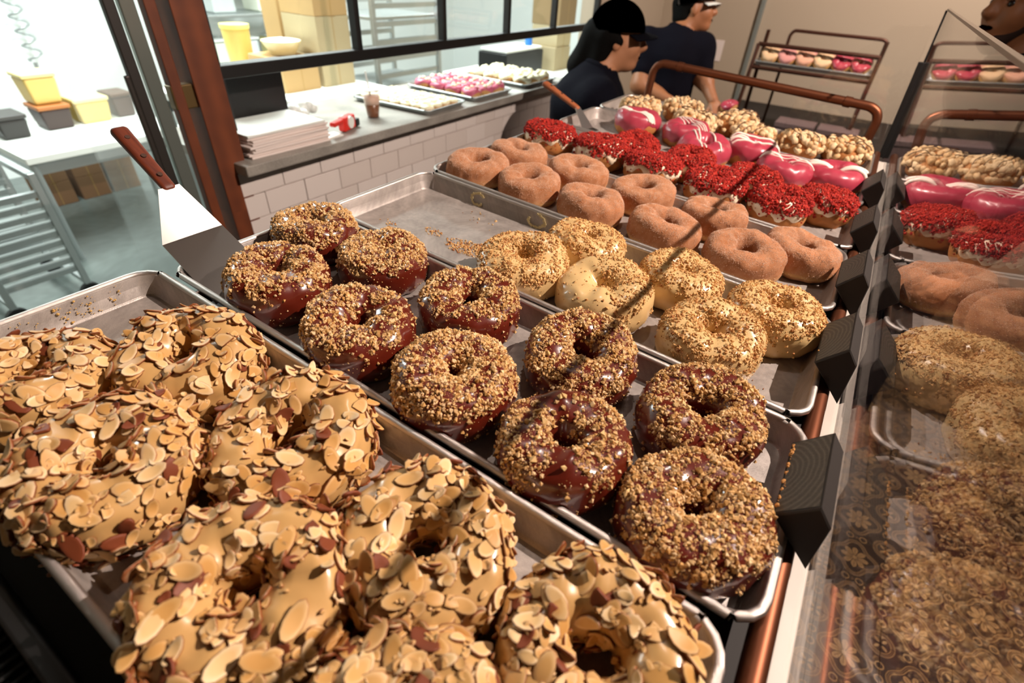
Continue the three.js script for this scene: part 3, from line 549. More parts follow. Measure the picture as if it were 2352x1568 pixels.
// ------------------------------------------------------------------ crumbs and smears left in the half emptied tray
{
  const r = rng(61), pos = [], col = [], cols = [0xd2a262, 0xe0bc86, 0xa86a38, 0xd8ae72].map(lin), v = V3(), q = new THREE.Quaternion();
  const spots = [[0.06, 0.52, 0.02, 14], [0.125, 0.54, 0.018, 60], [0.19, 0.535, 0.035, 340], [0.22, 0.55, 0.026, 420], [0.25, 0.51, 0.014, 200], [0.3, 0.62, 0.03, 25], [0.55, 0.545, 0.05, 30], [0.59, 0.5, 0.03, 26], [0.15, 0.62, 0.05, 16]];
  for (const [u, w, s, n] of spots) for (let k = 0; k < n; k++) {
    const a = r() * 6.28, d = s * Math.pow(r(), 0.8), c = T(u + d * Math.cos(a), w + d * Math.sin(a) * 0.55, NF + 0.0007), z = 0.0008 + 0.0018 * r() * r(), A = SMALLC[(r() * 8) | 0], cc = cols[(r() * 4) | 0];
    q.set(r() - 0.5, r() - 0.5, r() - 0.5, r() - 0.5).normalize();
    for (let i = 0; i < A.length; i += 3) { v.set(A[i], A[i + 1] * 0.7, A[i + 2]).applyQuaternion(q).multiplyScalar(z); pos.push(c.x + v.x, c.y + v.y, c.z + v.z); col.push(...cc); }
  }
  const g = new THREE.BufferGeometry(); g.setAttribute('position', new THREE.Float32BufferAttribute(pos, 3)); g.setAttribute('color', new THREE.Float32BufferAttribute(col, 3)); g.computeVertexNormals();
  const m = one('loose_crumbs', g, M.crumb, 'loose cookie crumbs scattered on the bare metal of the emptied tray', 'crumbs'); m.userData.kind = 'stuff';
  const smearMat = std({ color: 0xd2c08e, roughness: 0.5 });
  {
    const pos2 = [], col2 = [], cc2 = lin(0xd2a85e), r2 = rng(62);
    for (const [w0, n, s] of [[0.095, 12, 0.012], [0.13, 26, 0.01], [0.15, 18, 0.008], [0.17, 10, 0.01]]) for (let k = 0; k < n; k++) {
      const ny = -0.004 - 0.02 * r2(), c = T(-0.012 + 0.0052 - 0.2 * ny + 0.0006, w0 + s * (r2() - 0.5) * 2, ny), z = 0.0006 + 0.0012 * r2() * r2(), A = SMALLC[(r2() * 8) | 0];
      for (let i = 0; i < A.length; i += 3) { pos2.push(c.x + A[i] * z, c.y + A[i + 1] * z, c.z + A[i + 2] * z); col2.push(...cc2); }
    }
    const g2 = new THREE.BufferGeometry(); g2.setAttribute('position', new THREE.Float32BufferAttribute(pos2, 3)); g2.setAttribute('color', new THREE.Float32BufferAttribute(col2, 3)); g2.computeVertexNormals();
    one('glaze_flecks', g2, M.crumb, 'yellow glaze flecks stuck to the back wall of the nearest tray', 'crumbs').userData.kind = 'stuff';
  }
  // dried glaze smears on the far wall of that tray
  [[0.118, 0.024, 'pale glaze smear high on the emptied tray wall, nearer the back'], [0.232, 0.03, 'pale glaze smear on the emptied tray wall, nearer the donuts']].forEach(([u, w, label], k) => {
    const rr = rng(70 + k), gs = [];
    for (let j = 0; j < 46; j++) { const a = j / 46 * 6.28 * 0.8 + 2.4 * k + 0.6, wob = 0.86 + 0.28 * rr(), gx = u + (w / 2) * Math.cos(a) * wob, ny = -0.0145 + 0.0095 * Math.sin(a) * wob, b = new THREE.IcosahedronGeometry(1, 0); b.scale(0.0014 + 0.0026 * rr() * rr(), 0.0012 + 0.0014 * rr(), 0.0007); b.applyQuaternion(QT); const c = T(gx, 3 * P - DG - 0.0054 + 0.2 * ny, ny); b.translate(c.x, c.y, c.z); gs.push(b); }
    one('glaze_smear', merge(gs), smearMat, label, 'smear', 'glaze smears');
  });
}

// ------------------------------------------------------------------ spatulas
function spatula(label, A) {                    // A: tray coordinates of tip edge, bend edge, neck, handle end; each [u,v,n]
  const t = thing('spatula', label, 'spatula');
  const W = A.slice(0, 4).map((a) => T(...a)), [tip, bend, neck, end] = W;
  const side = V3(0, 0, -1).applyAxisAngle(V3(0, 1, 0), A[6] || 0), plate = (secs) => {    // secs: [centre, half width]
    const pos = [], idx = []; secs.forEach(([c, w, s, up]) => { for (const k of [-1, 1]) for (const y of [0, 1]) { const p = c.clone().addScaledVector(s, k * w).addScaledVector(up, y * 0.0014); pos.push(p.x, p.y, p.z); } });
    for (let j = 0; j < secs.length - 1; j++) { const o = j * 4; for (const [a, b] of [[0, 1], [1, 3], [3, 2], [2, 0]]) idx.push(o + a, o + b, o + a + 4, o + b, o + b + 4, o + a + 4); }
    idx.push(0, 2, 1, 1, 2, 3); const e = (secs.length - 1) * 4; idx.push(e, e + 1, e + 2, e + 1, e + 3, e + 2);
    const g = new THREE.BufferGeometry().setFromPoints([]); g.setAttribute('position', new THREE.Float32BufferAttribute(pos, 3)); g.setIndex(idx); const f = g.toNonIndexed(); f.computeVertexNormals(); return f;
  };
  const w = A[4], d1 = bend.clone().sub(tip).normalize(), d2 = neck.clone().sub(bend).normalize(), sd = side;
  const up1 = sd.clone().cross(d1).normalize(), up2 = sd.clone().cross(d2).normalize(); if (up1.y < 0) up1.negate(); if (up2.y < 0) up2.negate();
  mesh('blade', plate([[tip, w[0], sd, up1], [bend, w[1], sd, up1]]), M.steel, t);
  mesh('shoulder', plate([[bend, w[1], sd, up1], [neck, w[2], sd, up2]]), M.steel, t);
  const d3 = end.clone().sub(neck), len = d3.length(); d3.normalize();
  const m4 = new THREE.Matrix4().makeBasis(d3, sd.clone().cross(d3).normalize(), sd.clone().addScaledVector(d3, -sd.dot(d3)).normalize());
  const hg = new RoundedBoxGeometry(len, 0.013, w[3] * 2, 3, 0.006);
  const hp = hg.attributes.position, uv = hg.attributes.uv; for (let i = 0; i < hp.count; i++) { const x = hp.getX(i) / len, k = 0.82 + 0.18 * Math.cos((x - 0.25) * 4.2); hp.setXYZ(i, hp.getX(i), hp.getY(i) * k, hp.getZ(i) * (0.86 + 0.24 * x)); uv.setXY(i, hp.getZ(i) * 12, hp.getX(i) * 3); } hg.computeVertexNormals();
  const hm = mesh('handle', hg, A[5], t); hm.quaternion.setFromRotationMatrix(m4); hm.position.copy(neck.clone().addScaledVector(d3, len / 2 - 0.004));
  for (const k of [0.2, 0.5, 0.8]) { const rv = mesh('rivet', new THREE.CylinderGeometry(0.0028, 0.0028, 0.0132, 12), M.brown, hm); rv.position.set((k - 0.5) * len, 0, 0); }
}
spatula('large spatula with dark red wooden handle under a chocolate donut', [[0.075, 0.272, -0.021], [-0.02, 0.277, 0.013], [-0.072, 0.29, 0.053], [-0.158, 0.291, 0.103], [0.037, 0.036, 0.0125, 0.0105], M.handle]);
spatula('small spatula with light brown wooden handle at the pink donut tray', [[0.07, 1.195, -0.022], [0.055, 1.192, -0.018], [0.02, 1.19, 0.023], [-0.09, 1.203, 0.057], [0.023, 0.021, 0.0095, 0.0105], M.handle2, -0.17]);

// ------------------------------------------------------------------ tiled half wall, ledge, posts and pass-through window
const LEDGE = 1.146;
{
  const w = struct('wall_half'); mesh('wall_core', bx(0.1, 1.114, 2.06, -0.98, 0.557, -1.87), M.grout, w);
  const th = 0.0765, tl = 0.152, g = new RoundedBoxGeometry(0.012, th - 0.0025, tl - 0.0025, 1, 0.0016), gh = new RoundedBoxGeometry(0.012, th - 0.0025, tl / 2 - 0.0025, 1, 0.0016), r = rng(8);
  for (let j = 0; j < 9; j++) for (let i = 0; i <= 13; i++) {
    const half = j % 2; if (!half && i === 13) continue;
    const z = half ? (i === 0 ? -0.84 - tl / 4 : i === 13 ? -2.816 + tl / 4 : -0.84 - i * tl) : -0.84 - (i + 0.5) * tl;
    const m = mesh('subway_tile', half && (i === 0 || i === 13) ? gh : g, r() < 0.6 ? M.tile : M.tile2, w); m.position.set(-0.926 + 0.0008 * (r() - 0.5), 1.113 - (j + 0.5) * th, half && i === 13 ? -2.778 : z);
  }
  const ge = new RoundedBoxGeometry(0.1, th - 0.0025, 0.012, 1, 0.0016);
  for (let j = 0; j < 9; j++) mesh('end_tile', ge, M.tile, w).position.set(-0.975, 1.113 - (j + 0.5) * th, -2.904);
}
one('stone_ledge', metreUV(bx(0.53, 0.032, 2.07, -1.125, LEDGE - 0.016, -1.875, 0.004)), M.stone, 'grey stone ledge on top of the tiled half wall', 'ledge');
struct('trim_2', metreUV(bx(0.09, 2.93, 0.085, -0.965, 1.465, -0.835, 0.003)), M.postWood);
struct('trim_3', metreUV(bx(0.03, 2.93, 0.028, -0.945, 1.465, -0.752, 0.003)), M.postWood);
{
  const t = thing('glass_door', 'edge of an open glass door with a metal strip beside the wooden posts', 'glass door', [-0.95, 0, 0]);
  mesh('metal_edge', bx(0.02, 2.1, 0.035, 0, 1.06, -0.706, 0.004), std({ color: 0x9aa29a, metalness: 0.7, roughness: 0.25 }), t);
  mesh('dark_edge', bx(0.02, 2.1, 0.026, 0, 1.06, -0.668, 0.004), std({ color: 0x2a2622, roughness: 0.5 }), t);
  mesh('pane', bx(0.5, 2.06, 0.008, -0.27, 1.06, -0.69), M.pane, t);
  mesh('hinge_clamp', bx(0.03, 0.06, 0.06, 0.004, 1.335, -0.765, 0.004), std({ color: 0x6a5532, metalness: 0.5, roughness: 0.45 }), t);
  mesh('handle_bar', bx(0.012, 0.4, 0.012, 0.016, 1.2, -0.645, 0.004), std({ color: 0x4a4642, metalness: 0.6, roughness: 0.4 }), t);
}
{
  const w = struct('window_1'), x = -1.0;
  mesh('bottom_bar', bx(0.04, 0.036, 2.53, x, 1.371, -2.145, 0.004), M.black, w); mesh('top_bar', bx(0.04, 0.04, 2.53, x, 2.03, -2.145, 0.004), M.black, w);
  for (const z of [-0.9, -1.447, -1.92, -2.405, -2.865, -3.4]) mesh(z > -1 || z < -3 ? 'jamb' : 'mullion', bx(0.034, z > -1 ? 0.9 : 0.66, z > -1 ? 0.034 : z < -3 ? 0.034 : 0.022, x, z > -1 ? 1.6 : 1.7, z, 0.003), M.black, w);
  const zs = [-0.917, -1.436, -1.458, -1.909, -1.931, -2.394, -2.416, -2.854, -2.876, -3.383];
  for (let k = 0; k < 10; k += 2) mesh('pane', bx(0.005, 0.62, zs[k] - zs[k + 1], x, 1.7, (zs[k] + zs[k + 1]) / 2), M.pane, w);
}

// ------------------------------------------------------------------ things on the ledge
{
  const t = thing('tablet_screen', 'black back of a tablet screen under the window bar beside the wooden post', 'tablet', [-1.128, LEDGE, -1.09]);
  mesh('back', bx(0.014, 0.17, 0.225, 0, 0.14, 0, 0.004), M.black, t); mesh('stand', bx(0.03, 0.06, 0.05, -0.006, 0.03, 0, 0.006), M.black, t); mesh('foot', bx(0.04, 0.008, 0.12, -0.01, 0.004, 0, 0.003), M.black, t);
}
for (let k = 0; k < 9; k++) {
  const r = rng(20 + k), t = one('flat_pastry_box', bx(0.2 - 0.012 * r(), 0.0068, 0.3 - 0.02 * r(), 0, 0, 0, 0.001), k === 8 ? M.whitePlastic : M.paper, k === 8 ? 'white folded pastry box on top of the flat stack on the ledge' : `pale folded pastry box, ${['lowest', 'eighth', 'seventh', 'sixth', 'fifth', 'fourth', 'third', 'second'][k]} ${k ? 'from the top ' : ''}in the flat stack on the ledge`, 'box', 'flat pastry boxes');
  t.position.set(-0.998 + 0.012 * (r() - 0.5), LEDGE + 0.0035 + k * 0.0075, -1.04 + 0.012 * (r() - 0.5)); t.rotation.y = 0.1 * (r() - 0.5);
}
{
  const t = thing('tape_dispenser', 'red tape dispenser with a white roll on the ledge', 'tape dispenser', [-0.95, LEDGE, -1.31]); t.rotation.y = 0.35; t.scale.setScalar(1.35);
  mesh('body', bx(0.022, 0.036, 0.06, 0, 0.02, 0, 0.006), M.red, t); mesh('roll', cyl(0.015, 0.015, 0.026, 0, 0, 0, 24).rotateZ(Math.PI / 2).translate(0.001, 0.022, 0), M.whitePlastic, t);
  mesh('grip', bx(0.018, 0.012, 0.05, 0, 0.03, 0.05, 0.005), M.red, t); mesh('cutter', bx(0.022, 0.02, 0.02, 0, 0.012, -0.042, 0.004), M.black, t);
}
one('white_card', bx(0.05, 0.006, 0.07, -0.93, LEDGE + 0.003, -1.215, 0.001), M.whitePlastic, 'small white card next to the red tape dispenser', 'card');
{
  const t = thing('iced_coffee_cup', 'clear plastic cup of iced coffee with a straw on the ledge', 'cup', [-1.02, LEDGE, -1.505]);
  const lathe = (a) => new THREE.LatheGeometry(a.map((q) => new THREE.Vector2(...q)), 26);
  mesh('coffee', lathe([[0, 0.004], [0.0225, 0.004], [0.028, 0.05], [0, 0.05]]), std({ color: 0x7a4a2a, roughness: 0.3 }), t);
  mesh('milk_foam', lathe([[0, 0.05], [0.028, 0.05], [0.031, 0.08], [0, 0.08]]), std({ color: 0xd8b7a4, roughness: 0.5 }), t);
  mesh('cup', lathe([[0.0245, 0], [0.034, 0.1]]), phy({ color: 0xffffff, roughness: 0.05, transmission: 1, thickness: 0, ior: 1.4 }), t);
  mesh('lid', lathe([[0, 0.108], [0.02, 0.108], [0.03, 0.103], [0.036, 0.102], [0.036, 0.098]]), std({ color: 0xd9d4d0, roughness: 0.3 }), t);
  mesh('straw', capped([0.0, 0.06, 0.002], [-0.006, 0.165, 0.012], 0.003, 10), M.whitePlastic, t);
}
{
  const g = []; const r = rng(4); for (let k = 0; k < 16; k++) { const s = new THREE.IcosahedronGeometry(0.02 + 0.014 * r(), 1); s.translate(-1.2 + 0.09 * (r() - 0.5), LEDGE + 0.02 + 0.028 * r(), -1.3 + 0.16 * (r() - 0.5)); g.push(s); }
  one('plastic_bag', merge(g), std({ color: 0xd6d8d4, roughness: 0.35 }), 'crumpled clear plastic bag behind the tape dispenser', 'bag');
}
const smallPan = panParts(0.42, 0.27, 0.02);
const pans = [
  [[-1.09, -1.79], 0.06, 'small baking tray of mini pastries with white tops on the ledge'],
  [[-1.1, -2.16], 0.0, 'small baking tray of pink pastries on the ledge'],
  [[-1.1, -2.6], 0.0, 'small baking tray of cream topped pastries at the end of the ledge'],
];
const miniG = ringGeo(ringShape({ R: 0.027, hole: 0.004, h: 0.026, seed: 3, lump: 0.002 }), { nt: 24, np: 12, color: () => [1, 1, 1] });
const bigG = ringGeo(ringShape({ R: 0.046, hole: 0.006, h: 0.04, seed: 4, lump: 0.003 }), { nt: 28, np: 14, color: () => [1, 1, 1] });
const miniTop = ringGeo(ringShape({ R: 0.027, hole: 0.004, h: 0.026, seed: 3, lump: 0.002 }), { off: 0.002, nt: 24, np: 10, edge: () => [0.25, Math.PI + 0.1] });
const bigTop = ringGeo(ringShape({ R: 0.046, hole: 0.006, h: 0.04, seed: 4, lump: 0.003 }), { off: 0.003, nt: 28, np: 12, edge: (th) => [0.1 + 0.3 * Math.sin(3 * th), Math.PI + 0.1] });
const dab = (() => { const g = mergeVertices(new THREE.IcosahedronGeometry(0.008, 1).deleteAttribute('uv').deleteAttribute('normal')); g.scale(1.2, 0.8, 1); g.computeVertexNormals(); return g; })();
const creamPale = std({ color: 0xeee6c4, roughness: 0.5 }), pinkPale = std({ color: 0xbc5a74, roughness: 0.4 }), doughPlain = std({ color: 0xb98a52, roughness: 0.8 });
pans.forEach(([[x, z], yaw, label], k) => {
  const t = thing('small_tray', label, 'baking tray', [x, LEDGE + 0.022, z], 'small trays on the ledge'); t.rotation.y = yaw;
  mesh('pan_body', smallPan[0], M.alu, t); mesh('rolled_rim', smallPan[1], M.alu, t);
  const r = rng(90 + k), nx = k === 0 ? 7 : 4, nz = k === 0 ? 4 : 3;
  if (k === 2) t.scale.set(1, 1, 1.2); if (k === 1) t.scale.set(1, 1, 1.15);
  for (let i = 0; i < nx; i++) for (let j = 0; j < nz; j++) {
    const px = k === 0 ? (i - 3) * 0.055 : (i - 1.5) * 0.096, pz = k === 0 ? (j - 1.5) * 0.058 : (j - 1) * 0.096, c = Math.cos(yaw), s = Math.sin(yaw);
    const row = ['nearest the shop', 'second from the shop side', 'third from the shop side', 'at the middle', 'fifth from the shop side', 'sixth from the shop side', 'farthest from the shop'][k === 0 ? 6 - i : (3 - i) * 2], col = ['right edge', 'right inner', 'left inner', 'left edge'][k === 0 ? j : [0, 1, 3][j]];
    const kind = ['white topped mini pastry', 'pink iced pastry', 'cream topped pastry'][k];
    const d = thing('small_pastry', `${kind} in the ${col} row, ${row}`, 'pastry', [x + px * c + pz * s, LEDGE + 0.0025, z - px * s + pz * c], `${kind.replace('pastry', 'pastries')} on the ledge`); d.rotation.y = r() * 6; d.rotation.z = 0.1 * (r() - 0.5);
    mesh('dough', k ? bigG : miniG, doughPlain, d); mesh('topping', k ? bigTop : miniTop, k === 1 ? pinkPale : creamPale, d);
    for (let q = 0; q < (k ? 6 : 2); q++) { const a = q * 1.05 + r(), rr = k ? 0.026 : 0.012; const m = mesh('cream_dab', dab, k === 1 && q % 3 === 0 ? pinkPale : creamPale, d); m.position.set(rr * Math.cos(a), k ? 0.044 : 0.028, rr * Math.sin(a)); m.scale.setScalar(k ? 0.8 + 0.6 * r() : 0.7); }
  }
});

// ------------------------------------------------------------------ kitchen behind the window
function workTable(label, x0, x1, z0, z1, top, legs = true) {
  const t = thing('work_table', label, 'table', [(x0 + x1) / 2, 0, (z0 + z1) / 2]), w = x1 - x0, d = z0 - z1;
  mesh('table_top', bx(w, 0.045, d, 0, top - 0.0225, 0, 0.008), M.whitePlastic, t); mesh('apron', bx(w - 0.08, 0.07, d - 0.08, 0, top - 0.08, 0), M.alu, t);
  for (const sx of [-1, 1]) for (const sz of [-1, 1]) mesh('leg', capped([sx * (w / 2 - 0.03), 0, sz * (d / 2 - 0.03)], [sx * (w / 2 - 0.03), top - 0.05, sz * (d / 2 - 0.03)], 0.021, 14), M.alu, t);
  if (legs) mesh('lower_shelf', bx(w - 0.06, 0.025, d - 0.06, 0, 0.16, 0), M.alu, t);
  return t;
}
workTable('white work table just behind the pass-through window', -2.75, -1.88, -1.5, -2.52, 1.0);
workTable('low white prep table at the left with plastic tubs on it', -4.0, -3.22, -0.92, -1.84, 0.65, false);
workTable('white table at the far end of the kitchen', -2.75, -1.7, -4.0, -5.7, 0.83);
function carton(label, cx, y, cz, w, h, d, mat = M.card) {
  const t = thing('cardboard_box', label, 'box', [cx, y, cz], 'cardboard boxes'); mesh('carton', bx(w, h, d, 0, h / 2, 0, 0.004), mat, t);
  mesh('tape', bx(w + 0.001, 0.001, 0.045, 0, h + 0.0004, 0), M.tape, t); mesh('flap_seam', bx(0.001, h * 0.96, 0.004, w / 2 + 0.0004, h / 2, 0), M.tape, t);
}
carton('bottom cardboard box of the left stack on the white table', -2.32, 1.0, -2.06, 0.3, 0.17, 0.24);
carton('bottom cardboard box of the right stack on the white table', -2.32, 1.0, -2.33, 0.3, 0.17, 0.24, M.cardPale);
carton('second cardboard box of the right stack on the white table', -2.32, 1.171, -2.33, 0.3, 0.19, 0.24, M.cardPale);
carton('top cardboard box of the right stack on the white table', -2.32, 1.362, -2.33, 0.3, 0.25, 0.24, M.card);
carton('tall brown cardboard box standing behind the flour bowl', -2.66, 1.0, -2.38, 0.16, 0.5, 0.22, M.card);
{
  const t = thing('flour_bowl', 'wide cream bowl heaped with flour on the left cardboard stack', 'bowl', [-2.32, 1.173, -2.07]);
  mesh('bowl', new THREE.LatheGeometry([[0.0, 0], [0.06, 0], [0.105, 0.07], [0.11, 0.07], [0.066, -0.0]].map((a) => new THREE.Vector2(...a)), 30), std({ color: 0xe8dfb8, roughness: 0.5 }), t);
  mesh('flour', new THREE.LatheGeometry([[0.1, 0.062], [0.07, 0.075], [0, 0.085]].map((a) => new THREE.Vector2(...a)), 26), M.whitePlastic, t);
}
{
  const t = thing('yellow_tub', 'tall yellow plastic tub beside the cardboard stack', 'tub', [-2.6, 1.0, -1.98]); mesh('tub', new THREE.LatheGeometry([[0, 0], [0.06, 0], [0.075, 0.28], [0.07, 0.28], [0.056, 0.01]].map((a) => new THREE.Vector2(...a)), 24), M.yellowPlastic, t); mesh('lid', cyl(0.079, 0.079, 0.02, 0, 0.29, 0, 24), std({ color: 0xe9e07c, roughness: 0.5 }), t);
}
{
  const t = thing('orange_lid_jar', 'small jar with a bright orange lid on the white table', 'jar', [-2.02, 1.0, -1.74]); mesh('jar', cyl(0.03, 0.03, 0.05, 0, 0.025, 0), M.yellowPlastic, t); mesh('lid', cyl(0.033, 0.033, 0.02, 0, 0.06, 0), std({ color: 0xe0501c, roughness: 0.4 }), t);
}
function rack(label, cx, cz, w, d, h, rows, trays) {
  const t = thing('bakery_rack', label, 'rack', [cx, 0, cz]);
  for (const sx of [-1, 1]) for (const sz of [-1, 1]) { mesh('upright', bx(0.03, h, 0.03, sx * w / 2, h / 2 + 0.1, sz * d / 2, 0.003), M.alu, t); mesh('caster', cyl(0.05, 0.05, 0.03, 0, 0, 0, 18).rotateZ(Math.PI / 2).translate(sx * w / 2, 0.05, sz * d / 2), M.black, t); }
  for (let k = 0; k < rows; k++) for (const sx of [-1, 1]) mesh('slide', bx(0.03, 0.028, d, sx * (w / 2 - 0.01), 0.2 + k * (h - 0.15) / rows, 0), M.alu, t);
  for (const sz of [-1, 1]) { mesh('crossbar', bx(w, 0.03, 0.03, 0, h + 0.085, sz * d / 2), M.alu, t); mesh('crossbar', bx(w, 0.03, 0.03, 0, 0.12, sz * d / 2), M.alu, t); }
  for (const k of trays) { const y = 0.2 + k * (h - 0.15) / rows + 0.02; one('sheet_tray', bx(w - 0.04, 0.02, d - 0.02, cx, y + 0.01, cz, 0.004), M.alu, `sheet tray ${['lowest', 'second lowest', 'middle', 'upper', 'topmost'][trays.indexOf(k)]} in the ${label.split(' ').slice(0, 3).join(' ')}`, 'tray'); }
}
rack('tall aluminium bakery rack right of the cardboard boxes', -2.42, -2.98, 0.46, 0.62, 1.75, 16, [3, 7, 11]);
rack('low metal cart at the left edge of the view', -2.95, -0.62, 0.5, 0.34, 0.62, 9, []);
{
  const t = thing('storage_shelf', 'grey storage shelf against the white kitchen wall', 'shelf', [-4.7, 0, -3.4]);
  for (const sx of [-1, 1]) for (const sz of [-1, 1]) mesh('post', capped([sx * 0.22, 0, sz * 0.6], [sx * 0.22, 2, sz * 0.6], 0.014), M.alu, t);
  for (const y of [0.3, 0.72, 1.14, 1.56]) mesh('shelf_board', bx(0.46, 0.025, 1.24, 0, y, 0, 0.004), M.alu, t);
}
const tubC = [0xe8ead8, 0xd9dfe0, 0xe6dc9a, 0xc9cfcd];
[[-4.7, 0.733, -3.0, 'white tub at the left of the middle storage shelf'], [-4.7, 0.733, -3.3, 'grey tub in the middle of the storage shelf'], [-4.7, 0.733, -3.7, 'pale yellow tub at the right of the storage shelf'], [-4.7, 1.153, -3.15, 'white tub on the upper storage shelf, left'], [-4.7, 1.153, -3.6, 'grey tub on the upper storage shelf, right']].forEach(([x, y, z, label], k) => {
  const t = thing('storage_tub', label, 'tub', [x, y, z], 'tubs on the storage shelf'); mesh('tub', bx(0.26, 0.2, 0.22, 0, 0.1, 0, 0.02), std({ color: tubC[k % 4], roughness: 0.5 }), t); mesh('lid', bx(0.28, 0.02, 0.24, 0, 0.21, 0, 0.008), M.whitePlastic, t);
});
// tubs on the low prep table
const bin = (label, x, z, w, h, d, y, c, lidC) => { const t = thing('food_bin', label, 'bin', [x, y, z], 'bins on the prep table'); const g = bx(w, h, d, 0, h / 2, 0, 0.015), p = g.attributes.position; for (let i = 0; i < p.count; i++) { const k = 0.85 + 0.15 * p.getY(i) / h; p.setX(i, p.getX(i) * k); p.setZ(i, p.getZ(i) * k); } g.computeVertexNormals(); mesh('bin', g, std({ color: c, roughness: 0.5 }), t); mesh('lid', bx(w + 0.01, 0.025, d + 0.01, 0, h + 0.0125, 0, 0.008), std({ color: lidC, roughness: 0.5 }), t); };
bin('black food bin at the left end of the prep table', -3.72, -1.05, 0.2, 0.11, 0.15, 0.65, 0x2a2624, 0x3a3634);
bin('dark brown food bin with an orange brown lid under the yellow tub', -3.78, -1.3, 0.2, 0.12, 0.17, 0.65, 0x3a2a26, 0xa0602c);
bin('yellow food bin stacked on the dark brown bin', -3.8, -1.3, 0.19, 0.15, 0.17, 0.797, 0xd9b96a, 0xe2cf8c);
bin('wide yellow food bin on the prep table', -3.8, -1.52, 0.2, 0.13, 0.2, 0.65, 0xdcbf66, 0xe9da96);
bin('brown food bin at the right end of the prep table', -3.82, -1.72, 0.18, 0.13, 0.13, 0.65, 0x4a3328, 0x5a4334);
bin('pale tub with white bags behind the yellow bin', -3.94, -1.4, 0.08, 0.27, 0.1, 0.65, 0xe2e0b8, 0xe9ebe2);
{ let k = 0; for (const y of [0.0, 0.171]) for (const z of [-1.26, -1.5, -1.72]) { k++; carton(`brown carton ${y ? 'on top of' : 'at the bottom of'} the ${z > -1.3 ? 'left' : z > -1.6 ? 'middle' : 'right'} pile under the prep table`, -4.36, y, z, 0.22, 0.17, 0.2, std({ color: 0x7a5a3e, roughness: 0.9 })); } }
{
  const t = thing('coiled_hose', 'coiled grey hose hanging on the white kitchen wall', 'hose', [-5.1, 0.9, -1.74]);
  const pts = []; for (let k = 0; k < 120; k++) { const a = k * 0.55; pts.push([0.05 * Math.cos(a) + 0.06, 0.95 - k * 0.0085, 0.05 * Math.sin(a)]); }
  mesh('coil', tube(pts, 0.008, 500, 6), M.alu, t); mesh('nozzle', capped([0.06, -0.07, 0.02], [0.06, -0.2, 0.02], 0.014), M.alu, t);
}
{
  const t = thing('black_appliance', 'black box-shaped appliance on the far kitchen table', 'appliance', [-2.25, 0.83, -4.38]); mesh('case', bx(0.3, 0.2, 0.62, 0, 0.1, 0, 0.01), M.black, t); mesh('top_tray', bx(0.28, 0.02, 0.58, 0, 0.215, 0, 0.004), M.whitePlastic, t); mesh('blue_bottle', cyl(0.03, 0.035, 0.12, 0.05, 0.285, -0.2), std({ color: 0x2a6fc0, roughness: 0.4 }), t);
}
carton('pale box next to the black appliance', -2.2, 0.83, -4.98, 0.3, 0.2, 0.3, std({ color: 0xa89878, roughness: 0.8 }));
carton('pale upper box next to the black appliance', -2.2, 1.032, -5.0, 0.28, 0.17, 0.28, std({ color: 0xb6a684, roughness: 0.8 }));
carton('brown box stack top at the far window corner', -2.2, 1.204, -5.02, 0.3, 0.34, 0.32, std({ color: 0x8a7350, roughness: 0.8 }));

// ------------------------------------------------------------------ back counter with the wire display stand
{
  const t = thing('back_counter', 'dark low counter against the beige back wall', 'counter', [0.5, 0, -3.98]);
  mesh('top', bx(1.5, 0.04, 1.2, 0, 0.88, 0, 0.006), M.caseDark, t); mesh('body', bx(1.44, 0.86, 1.14, 0, 0.43, 0), M.caseDark, t);
}
{
  const t = thing('display_stand', 'copper tube display stand holding a tray of donuts by the back wall', 'display stand', [0.27, 0.9, -3.6]);
  const x0 = -0.32, x1 = 0.3, tubeM = std({ color: 0x4a2c20, metalness: 0.6, roughness: 0.45 });
  for (const x of [x0, x1]) { mesh('side_tube', capped([x, 0, 0.1], [x, 0.46, -0.02], 0.011), tubeM, t); mesh('side_tube', capped([x, 0, -0.22], [x, 0.52, -0.2], 0.011), tubeM, t); mesh('foot_tube', capped([x, 0.012, 0.1], [x, 0.012, -0.22], 0.011), tubeM, t); mesh('shelf_arm', capped([x, 0.345, 0.02], [x, 0.345, -0.22], 0.009), tubeM, t); }
  for (const [y, z] of [[0.46, -0.02], [0.345, 0.01], [0.345, -0.21], [0.05, 0.1]]) mesh('cross_tube', capped([x0, y, z], [x1, y, z], 0.011), tubeM, t);
  mesh('brace', capped([x0 + 0.13, 0.02, -0.22], [x0 + 0.13, 0.345, -0.22], 0.008), tubeM, t);
  mesh('handle_hoop', tube([[x0 + 0.14, 0.46, -0.1], [x0 + 0.14, 0.51, -0.1], [x0 + 0.16, 0.535, -0.1], [x0 + 0.3, 0.535, -0.1], [x1 - 0.03, 0.535, -0.1], [x1, 0.52, -0.1], [x1, 0.46, -0.1]], 0.009, 60, 10, false, 0.2), tubeM, t);
}
